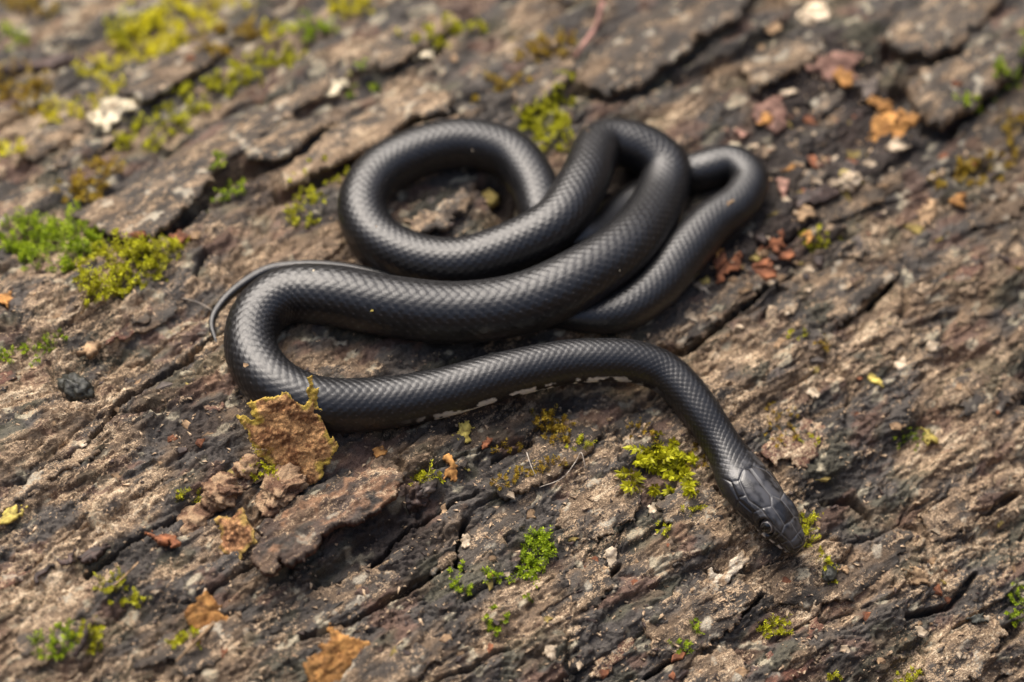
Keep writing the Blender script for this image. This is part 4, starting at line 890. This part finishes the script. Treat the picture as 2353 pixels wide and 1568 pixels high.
def chip(name, ix, iy, lu, ls, th, mat, label, cat, rot=0.0, lift=.6, du=0.0, ds=0.0, group=None, n=13, j=.42, curl=0.0, jag=.6, res=.4, nvec=None, warp=.5):
    P0 = ground_at(ix, iy, lift); u, s, h = tolog(P0)
    o = rnd_outline(lu, ls, n, j); c, sn_ = math.cos(rot), math.sin(rot); o = [(x * c - y * sn_, x * sn_ + y * c) for x, y in o]
    me = slab(name, o, P0, nvec if nvec is not None else tilted(s, du, ds), th, res=res, jag=jag, rough=.35, edge=.35, curl=curl, seed=int(ix), seedpx=False, warp=warp)
    if me is None: return None
    ob = link(name, me, mat, None, label, cat, group); ob.location = P0.tolist(); return ob
CH = [  # x, y, length, width, thickness, material, rotation, lift, tilts, name, category, label
    (213, 1268, 11, 7, 2.2, M_DARK, .1, 1.8, -.1, .3, 'bark_chip', 'bark', 'dark ridged bark chip lying on the pale lower bark'),
    (160, 1275, 7, 2.5, 1.2, M_DARK, .2, 1.0, 0, .2, 'bark_chip', 'bark', 'thin dark sliver beside the dark ridged chip'),
    (375, 1232, 10, 6, 1.6, M_RUST, -.6, 2.0, -.3, .25, 'bark_chip', 'bark', 'reddish brown wedge of bark tilted over a crack'),
    (100, 1310, 11, 2.5, 1.4, M_DARK, .35, .8, 0, .1, 'bark_sliver', 'bark', 'long dark wood sliver on the pale lower bark'),
    (478, 1405, 13, 10, .8, M_ORANGE, -.5, 2.6, -.3, -.5, 'leaf_scrap', 'leaf', 'curled orange leaf scrap on the lower bark'),
    (785, 1510, 21, 16, 1.2, M_ORANGE, .2, 2.4, 0, -.4, 'leaf_scrap', 'leaf', 'large rusty orange leaf scrap at the lowest bark edge'),
    (755, 1550, 14, 12, 1.0, M_ORANGE, .8, 1.4, 0, -.3, 'leaf_scrap', 'leaf', 'crumpled orange scrap tucked under the large leaf scrap'),
    (25, 1183, 8, 4, 1.0, M_YELLOW, 0, 1.0, 0, 0, 'lichen_flake', 'lichen', 'pale yellow flat lichen chip on the left bark'),
    (1068, 993, 9, 6, .8, M_YELLOW, .1, 1.6, 0, -.35, 'lichen_flake', 'lichen', 'crinkled yellow lichen curl below the snake belly'),
    (1118, 1018, 8, 2.6, .6, M_RUST, .2, .8, 0, -.1, 'leaf_scrap', 'leaf', 'dark red leaf sliver beside the yellow lichen curl'),
    (875, 1037, 5, 3, .8, M_ORANGE, -.6, 1.0, 0, -.2, 'leaf_scrap', 'leaf', 'tiny orange curl below the snake by the upright flake'),
    (1035, 1080, 8, 7, 1.5, M_ORANGE, .3, 1.2, 0, -.3, 'bark_chip', 'bark', 'ochre soft bark chip above the olive moss tuft'),
    (1075, 1078, 3.5, 1.6, .5, M_YELLOW, -.6, 1.2, 0, -.2, 'leaf_scrap', 'leaf', 'tiny yellow leaf beside the ochre chip'),
    (1018, 1172, 4.5, 2.2, .8, M_TAN, .7, .9, 0, -.1, 'bark_chip', 'bark', 'tan splinter standing out on the grey plate'),
    (1075, 1240, 6.5, 2.2, 1.0, M_CREAM, .6, .9, 0, 0, 'bark_chip', 'bark', 'cream splinter wedged in the dark crack'),
    (1505, 1170, 6, 3.5, .8, M_CREAM, .1, .9, 0, 0, 'bark_chip', 'bark', 'cream bark chip beside the feathery moss'),
    (1410, 1262, 9, 3.2, .8, M_CREAM, .25, .8, 0, 0, 'bark_chip', 'bark', 'cream and pink splinter on the plate below the moss'),
    (1400, 1285, 6, 5, 1.0, M_CREAM, .9, .9, 0, -.2, 'bark_chip', 'bark', 'white bark chip near the pale splinter'),
    (1265, 1500, 6, 4, 1.2, M_CREAM, .4, 1.0, 0, 0, 'bark_chip', 'bark', 'cream chip on the lowest bark ledge'),
    (1940, 1308, 4.5, 3, .8, M_TAN, -.4, .9, 0, 0, 'bark_chip', 'bark', 'tan chip lying beside the dark seed'),
    (1780, 548, 11, 7, 1.2, M_RUST, -.2, 2.0, -.1, -.4, 'leaf_scrap', 'leaf', 'orange-red leaf scrap beside the rear snake loop'),
    (1860, 545, 7, 4, 1.0, M_ORANGE, .2, 1.4, 0, -.2, 'leaf_scrap', 'leaf', 'amber leaf scrap next to the orange-red scrap'),
    (1680, 610, 13, 4, 1.0, M_RUST, .3, 1.2, 0, -.1, 'leaf_scrap', 'leaf', 'long rusty leaf strip under the rear snake loop'),
    (1740, 590, 6, 4, 1.2, M_OLIVE, .3, 1.2, 0, 0, 'bark_chip', 'bark', 'olive chip beside the rusty leaf strip'),
    (1625, 640, 5, 4, 1.2, M_OLIVE, .6, 1.2, 0, 0, 'bark_chip', 'bark', 'olive brown chip touching the rear snake body'),
    (2050, 295, 16, 10, 1.6, M_ORANGE, -.3, 2.2, 0, -.3, 'leaf_scrap', 'leaf', 'yellow-brown curled leaf on the dark far hollow'),
    (2030, 240, 12, 6, 1.4, M_ORANGE, -1.0, 2.2, 0, -.3, 'leaf_scrap', 'leaf', 'amber leaf fragment above the curled leaf'),
    (1790, 250, 20, 12, 1.6, M_PINK, .2, 3.0, 0, .0, 'bark_chip', 'bark', 'pinkish bark flake on the far dark hollow'),
    (1920, 150, 22, 12, 1.6, M_PINK, .0, 2.6, 0, -.2, 'leaf_scrap', 'leaf', 'reddish broad leaf lying in the far hollow'),
    (2000, 200, 10, 9, 1.4, M_GREY, .5, 2.2, 0, -.1, 'bark_chip', 'bark', 'grey-green chip next to the reddish broad leaf'),
    (2030, 425, 10, 3, 1.0, M_TAN, -.5, 1.4, 0, 0, 'bark_sliver', 'bark', 'pale tan wood sliver on the far bark'),
    (1945, 385, 11, 8, 1.6, M_GREY, .4, 1.2, 0, 0, 'bark_chip', 'bark', 'greyish chip under the pale pebble'),
    (1965, 405, 7, 6, 1.2, M_YELLOW, .3, 1.6, 0, 0, 'lichen_flake', 'lichen', 'yellow lichen piece beside the pale pebble'),
    (1820, 380, 9, 5, 1.2, M_ORANGE, .3, 1.4, 0, 0, 'leaf_scrap', 'leaf', 'ochre scrap beside the rear snake loop top'),
    (1800, 430, 8, 6, 1.4, M_PINK, .6, 1.4, 0, 0, 'bark_chip', 'bark', 'pink-tan chip right of the rear snake loop'),
    (1880, 440, 16, 8, 2.2, M_DARK, -.2, 1.8, 0, 0, 'bark_chip', 'bark', 'dark bark chunk right of the rear snake loop'),
    (1850, 490, 9, 6, 1.4, M_TAN, .1, 1.6, 0, 0, 'bark_chip', 'bark', 'tan scrap in front of the dark chunk'),
    (1750, 545, 6, 5, 2.0, M_DARK, .6, 1.4, 0, 0, 'bark_chip', 'bark', 'dark crumb under the orange-red scrap'),
    (2200, 465, 8, 6, 1.2, M_ORANGE, .4, 1.4, 0, 0, 'leaf_scrap', 'leaf', 'amber scrap below the golden moss'),
    (70, 140, 36, 9, 6, M_DARK, -.55, 4.0, 0, 0, 'dark_stick', 'stick', 'dark blurry broken stick on the far bark'),
    (240, 260, 22, 12, 1.6, M_WHITE, .15, 2.4, 0, 0, 'lichen_flake', 'lichen', 'pale cream lichen patch on the far bark'),
    (975, 122, 9, 7, 1.2, M_WHITE, .1, 2.0, 0, 0, 'lichen_flake', 'lichen', 'round white lichen spot alone on the far bark'),
    (780, 195, 12, 7, 1.2, M_WHITE, .3, 1.6, 0, 0, 'lichen_flake', 'lichen', 'white lichen spot beside the green moss dab'),
    (745, 245, 13, 6, 1.2, M_WHITE, .2, 1.6, 0, 0, 'lichen_flake', 'lichen', 'lower white lichen spot beside the green moss dab'),
    (2150, 795, 5, 4, 1.0, M_CREAM, 0, 1.0, 0, 0, 'bark_chip', 'bark', 'pale chip on bark far right of the snake neck'),
    (2070, 835, 5, 4, .9, M_CREAM, .2, 1.0, 0, 0, 'bark_chip', 'bark', 'cream chip beside the tan bark patch'),
    (2010, 870, 4, 7, .9, M_YELLOW, .2, 1.2, 0, 0, 'lichen_flake', 'lichen', 'yellow lichen scrap beyond the snake neck'),
    (2140, 1000, 7, 6, 1.2, M_YELLOW, .4, 1.2, 0, 0, 'lichen_flake', 'lichen', 'yellow-cream lichen bead beside the green moss dome'),
    (1875, 905, 7, 1.8, .8, M_CREAM, -1.2, 1.0, 0, 0, 'bark_sliver', 'bark', 'pale thin splinter beyond the snake neck'),
    (2110, 1330, 9, 5, 1.0, M_TAN, -.9, 1.0, 0, -.2, 'bark_chip', 'bark', 'tan torn chip on the dark plate ahead of the snout'),
    (2250, 1420, 8, 5, 1.4, M_STONE, -.3, 1.4, 0, 0, 'bark_chip', 'bark', 'shiny dark chip near the tan fibrous plate'),
    (1715, 665, 8, 2.5, .8, M_TAN, .4, 1.2, 0, 0, 'bark_sliver', 'bark', 'short tan splinter by the straight bark crack'),
    (1800, 780, 10, 2.2, .8, M_TAN, .25, 1.0, 0, 0, 'bark_sliver', 'bark', 'slim tan splinter beyond the snake bend'),
    (330, 1230, 6, 4, 1.0, M_OLIVE, 0, .8, 0, 0, 'bark_chip', 'bark', 'yellowish chip left of the reddish wedge'),
    (205, 790, 10, 8, 3.0, M_TAN, .5, 1.6, 0, .2, 'bark_chip', 'bark', 'raised tan bark knob above the wet pebble'),
    (415, 545, 9, 5, 1.4, M_RUST, -.9, 2.0, 0, 0, 'bark_chip', 'bark', 'dusky red bark chip at the edge of the moss cushion'),
    (1760, 270, 7, 5, 1.2, M_ORANGE, .3, 3.4, 0, 0, 'leaf_scrap', 'leaf', 'ochre scrap lying on the pinkish far flake'),
    (1700, 300, 8, 4, 1.2, M_PINK, -.8, 1.6, 0, 0, 'bark_chip', 'bark', 'pale pink splinter behind the rear snake loop'),
    (1935, 180, 8, 6, 1.2, M_ORANGE, .1, 3.2, 0, 0, 'leaf_scrap', 'leaf', 'orange edge scrap below the reddish broad leaf'),
    (1720, 340, 5, 4, 2.0, M_WHITE, .1, 1.6, 0, 0, 'lichen_flake', 'lichen', 'white bead just behind the rear snake loop'),
    (1690, 330, 4, 4, 2.0, M_WHITE, .5, 1.6, 0, 0, 'lichen_flake', 'lichen', 'smaller white bead beside the white bead behind the loop'),
    (2080, 270, 10, 7, 1.4, M_ORANGE, .7, 2.6, 0, -.2, 'leaf_scrap', 'leaf', 'golden scrap touching the yellow-brown curled leaf'),
    (2060, 330, 9, 6, 1.4, M_CREAM, .1, 1.8, 0, 0, 'bark_chip', 'bark', 'cream chip under the yellow-brown curled leaf'),
    (2130, 490, 12, 6, 1.2, M_TAN, .2, 1.4, 0, 0, 'bark_chip', 'bark', 'broad tan chip beyond the amber scrap'),
    (1650, 580, 8, 4, 1.0, M_ORANGE, .5, 1.2, 0, 0, 'leaf_scrap', 'leaf', 'amber sliver pressed against the rear snake body'),
    (1810, 210, 9, 7, 1.2, M_CREAM, .4, 1.8, 0, 0, 'bark_chip', 'bark', 'pale tan chip between the two pinkish flakes'),
    (10, 680, 9, 6, 1.2, M_ORANGE, .1, 1.4, 0, 0, 'leaf_scrap', 'leaf', 'orange scrap on the left bark above the low moss mat'),
]
for x, y, lu, ls, th, mt, rot, li, du, ds, nm, ct, lb in CH:
    chip(nm, x, y, lu, ls, th, mt, lb, ct, rot, li, du, ds, res=.4 if y > 600 else .6, jag=1.5 if lu > 6 else .8, warp=1.0 if lu > 6 else .4)

def twig(name, pts, r0, r1, mat, label, cat, lift=1.0):
    P = np.array([ground_at(x, y, lift + e) for x, y, e in pts]); P4 = catmull(np.hstack([P * 1e3, np.zeros((len(P), 1))]), 8)[:, :3] * 1e-3
    n = len(P4); T = np.gradient(P4, axis=0); T /= np.linalg.norm(T, axis=1)[:, None]; e1 = np.cross(T, EZ); e1 /= np.linalg.norm(e1, axis=1)[:, None]; e2 = np.cross(e1, T)
    r = np.linspace(r0, r1, n) * 1e-3 * (1 + .12 * np.sin(np.arange(n) * 1.9)); a = np.linspace(0, 2 * math.pi, 9)[:-1]; org = P4[0]
    V_ = (P4[:, None] + r[:, None, None] * (np.cos(a)[None, :, None] * e1[:, None] + np.sin(a)[None, :, None] * e2[:, None])).reshape(-1, 3) - org
    Fq = [(i * 8 + j, i * 8 + (j + 1) % 8, (i + 1) * 8 + (j + 1) % 8, (i + 1) * 8 + j) for i in range(n - 1) for j in range(8)] + [tuple(range(7, -1, -1)), tuple(range((n - 1) * 8, n * 8))]
    o = link(name, mesh_from(name, V_, Fq), mat, None, label, cat); o.location = org.tolist()
twig('twig', [(492, 1432, 1), (460, 1465, .8), (430, 1495, .5), (405, 1520, .3)], .7, .3, M_TAN, 'tan leaf stalk below the curled orange leaf scrap', 'twig')
twig('twig', [(1385, 5, 4), (1370, 60, 3), (1335, 110, 2), (1322, 130, 1)], .9, .6, make_chip('pink_stem', (.2, .10, .08), (.36, .20, .16)), 'thin pinkish stem leaning on the far bark', 'twig')
twig('twig', [(205, 1430, 2.0), (190, 1480, 1.2), (170, 1510, .5)], 1.0, .8, M_DARK, 'short dark twig between two moss clumps', 'twig')
twig('twig', [(735, 1530, 1), (760, 1500, 1), (778, 1470, .6)], .4, .3, M_RUST, 'thin rusty twig beside the large orange leaf scrap', 'twig')
M_HAIR = make_chip('pale_fibre', (.4, .34, .27), (.6, .54, .45))
twig('plant_fibre', [(1345, 1075, 1), (1335, 1040, 1.5), (1322, 1062, 1.4), (1290, 1100, 1.2), (1240, 1120, .8)], .12, .1, M_HAIR, 'fine pale curled fibre on the moss strip', 'fibre')
twig('plant_fibre', [(1210, 1040, 1.2), (1222, 1075, 1.4), (1232, 1096, .6)], .12, .1, M_HAIR, 'fine pale fibre beside the golden moss sprig', 'fibre')
twig('plant_fibre', [(420, 685, .8), (460, 697, .8), (490, 715, .8)], .13, .1, M_HAIR, 'straight pale fibre beside the snake tail', 'fibre')
twig('plant_fibre', [(255, 1352, 1.0), (280, 1330, 1.0), (318, 1292, .6)], .25, .2, M_TAN, 'fine tan stalk on the pale lower bark', 'fibre')

# ------------------------------------------------------------------ crumbs
def crumb_mesh(k, n=8):
    r = np.random.default_rng(900 + k)
    a = np.sort(r.uniform(0, 2 * math.pi, n)); rr2 = r.uniform(.6, 1.1, n); el = r.uniform(1.0, 2.0); hgt = r.uniform(.3, .6)
    ring = np.stack([np.cos(a) * rr2 * el, np.sin(a) * rr2, np.zeros(n)], 1); topr = ring * r.uniform(.55, .85, (n, 1)) + np.array([0, 0, hgt]) + r.normal(0, .08, (n, 3))
    V_ = np.vstack([ring, topr, [[0, 0, hgt * 1.15]], [[0, 0, -.1]]]) * .5e-3
    F_ = [(i, (i + 1) % n, n + (i + 1) % n, n + i) for i in range(n)] + [(n + i, n + (i + 1) % n, 2 * n) for i in range(n)] + [((i + 1) % n, i, 2 * n + 1) for i in range(n)]
    return V_, F_
KINDS = [('tan', M_TAN, 'small tan bark crumb lying loose on the log'), ('cream', M_CREAM, 'small cream bark crumb lying loose on the log'),
         ('rust', M_RUST, 'small rusty brown bark crumb lying loose on the log'), ('dark', M_DARK, 'small blackish bark crumb lying loose on the log'),
         ('olive', M_OLIVE, 'small olive yellow bark crumb lying loose on the log'), ('grey', M_GREY, 'small grey bark crumb lying loose on the log')]
CM = {}
for nm, mt, lb in KINDS:
    for k in range(3):
        V_, F_ = crumb_mesh(k + 5 * len(CM)); me = mesh_from('bark_crumb', V_, F_, smooth=False); me.materials.append(mt); CM[nm, k] = me
def frame_rot(s, spin):
    Nn = lognormal(np.array(float(s))); E2 = np.cross(Nn, EU); c, sn_ = math.cos(spin), math.sin(spin)
    from mathutils import Matrix
    X = c * EU + sn_ * E2; Y = -sn_ * EU + c * E2
    return Matrix(((X[0], Y[0], Nn[0]), (X[1], Y[1], Nn[1]), (X[2], Y[2], Nn[2]))).to_euler()
HOT = [(1850, 430, 150, 110), (1760, 600, 100, 50), (1950, 250, 150, 120), (1900, 450, 200, 130), (2150, 1350, 180, 180), (1750, 600, 120, 60), (2000, 900, 250, 130), (1300, 1300, 250, 150), (400, 1000, 250, 120), (1000, 1500, 400, 70), (2000, 1480, 300, 80), (1950, 250, 200, 120)]
LAND = [(177, 905, 'the wet dark pebble'), (690, 980, 'the upright brown flake'), (780, 1200, 'the loose dark bark slab'), (213, 1268, 'the dark ridged bark chip'), (478, 1405, 'the curled orange leaf scrap'),
        (785, 1510, 'the large rusty orange scrap'), (1230, 1270, 'the vivid green moss tuft'), (1540, 1080, 'the feathery moss by the snake neck'), (1810, 1230, 'the snake head'), (1665, 1330, 'the white lichen flake'),
        (1785, 1440, 'the olive moss patch'), (2110, 1330, 'the tan torn chip'), (2250, 1420, 'the shiny dark chip'), (2085, 1010, 'the green moss dome'), (1930, 790, 'the tan bark patch'), (1780, 548, 'the orange-red leaf scrap'),
        (1890, 440, 'the dark chunk by the rear loop'), (2050, 290, 'the yellow-brown curled leaf'), (1920, 150, 'the reddish broad leaf'), (1870, 40, 'the pale lichen disc'), (2260, 380, 'the golden moss cushion'), (1260, 270, 'the moss between the coils'),
        (1258, 980, 'the golden-brown moss tuft'), (880, 330, 'the plate above the coiled body'), (300, 500, 'the tip of the bark tongue'), (270, 620, 'the thick yellow-green moss'), (240, 260, 'the pale cream lichen patch'), (1470, 100, 'the big smooth far plate'),
        (375, 1232, 'the reddish brown wedge'), (60, 810, 'the low green moss mat'), (1640, 720, 'the straight bark crack'), (1138, 1430, 'the dark green moss tuft'), (560, 100, 'the ochre moss far off'), (380, 860, 'the long diagonal crack'), (110, 1490, 'the green moss clump on the lower edge'), (2000, 1480, 'the lowest fibrous plates')]
cnt = 0
while cnt < 290:
    if RNG.uniform() < .6:
        hx_, hy_, rx, ry = HOT[RNG.integers(len(HOT))]; ix, iy = hx_ + rx * RNG.normal(0, .55), hy_ + ry * RNG.normal(0, .55)
    else: ix, iy = RNG.uniform(0, 2353), RNG.uniform(0, 1568)
    if not (0 < ix < 2353 and 0 < iy < 1568): continue
    P = ground_at(ix, iy); u, s, h = tolog(P)
    if not clear_of_snake(u, s, 1.0): continue
    kd = RNG.choice(6, p=[.3, .2, .14, .12, .10, .14]); nm, mt, lb = KINDS[kd]
    lm = min(LAND, key=lambda q: math.hypot(q[0] - ix, (q[1] - iy) * 1.3))[2]
    o = link('bark_crumb', CM[nm, int(RNG.integers(3))], None, None, lb.replace('lying loose on the log', 'near ' + lm), 'crumb', nm + ' bark crumbs strewn on the log')
    sz = 1.4 + (2.8 if iy > 700 else 4.0) * RNG.uniform() ** 2; o.scale = (sz, sz, sz * RNG.uniform(.35, .9))
    o.rotation_euler = frame_rot(s, RNG.normal(0, .7)); o.location = (P - lognormal(np.array(s)) * .0001).tolist(); cnt += 1
# grains too small to count
for nm, mt, lbl, N_ in (('pale', make_chip('pale_grit', (.24, .15, .085), (.60, .45, .29)), 'fine pale bark grit scattered over the log', 5200), ('dark', M_DARK, 'fine dark bark grit scattered over the log', 2000)):
    VV, FF = [], []; base = 0
    shapes = [crumb_mesh(60 + k, 5) for k in range(6)]
    ix, iy = RNG.uniform(0, 2353, N_), RNG.uniform(100, 1568, N_)
    for k in range(N_):
        P = at(ix[k], iy[k], 0); u, s, h = tolog(P); P = fromlog(u, s, top_h(u, s))
        if not clear_of_snake(u, s, .3): continue
        V_, F_ = shapes[k % 6]; a = RNG.normal(0, .8); z = .55 + 1.1 * RNG.uniform() ** 2.5
        Nn = lognormal(np.array(float(s))); E2 = np.cross(Nn, EU); X = math.cos(a) * EU + math.sin(a) * E2; Y = np.cross(Nn, X)
        VV.append(P + (V_[:, :1] * X + V_[:, 1:2] * Y + V_[:, 2:] * Nn) * z); FF += [tuple(i + base for i in f) for f in F_]; base += len(V_)
    link('bark_grit', mesh_from('bark_grit', np.concatenate(VV), FF, smooth=False), mt, None, lbl, 'grit', None, 'stuff')
# specks of dust and seed stuck to the snake
SPK = [(921, 436, 1.5, M_YELLOW), (905, 440, .9, M_CREAM), (866, 520, .9, M_TAN), (1085, 345, .8, M_CREAM), (720, 622, .7, M_WHITE), (660, 745, .9, M_WHITE), (855, 714, .9, M_YELLOW), (565, 840, 1.5, M_TAN), (1425, 622, .8, M_WHITE), (1352, 300, .8, M_TAN), (1150, 505, .8, M_CREAM)]
dg = None
bpy.context.view_layer.update()
from mathutils.bvhtree import BVHTree
bvh = BVHTree.FromPolygons([tuple(v) for v in Vb.tolist()], [tuple(f) for f in F[::1].tolist()])
for k, (x, y, z, mt) in enumerate(SPK):
    d = Vector(ray(x, y)); hit, no, _, _ = bvh.ray_cast(Vector(CAM), d.normalized())
    if hit is None: continue
    me = CM['cream', k % 3].copy(); me.materials.clear(); me.materials.append(mt)
    o = link('dust_speck', me, None, None, 'tiny pale speck stuck to the black snake scales', 'speck', 'specks on the snake')
    o.scale = (z, z, z); o.location = hit; o.rotation_euler = no.to_track_quat('Z', 'Y').to_euler()
hit = bvh.ray_cast(Vector(CAM), Vector(ray(1668, 470)).normalized())
if hit[0] is not None:
    me = slab('wood_splinter', [(-3, -.5), (0, -.7), (3.2, -.2), (3, .5), (0, .6), (-3, .3)], np.array(hit[0]) + np.array(hit[1]) * .0003, np.array(hit[1]), .3, res=.25, jag=.1, rough=.1, seedpx=False)
    o = link('wood_splinter', me, M_TAN, None, 'pale tan splinter lying on the rear loop of the snake', 'splinter'); o.location = (np.array(hit[0]) + np.array(hit[1]) * .0003).tolist()
tris = sum(sum(len(p.vertices) - 2 for p in m.polygons) if len(m.polygons) < 3000 else len(m.polygons) * 2 for m in bpy.data.meshes)
print('TRIS%', tris, 'snake mm', SLEN, 'head depth', (cen[60] * 1e-3 - CAM) @ FWD, 'flake', (ground_at(*c6(820, 850)) - CAM) @ FWD)
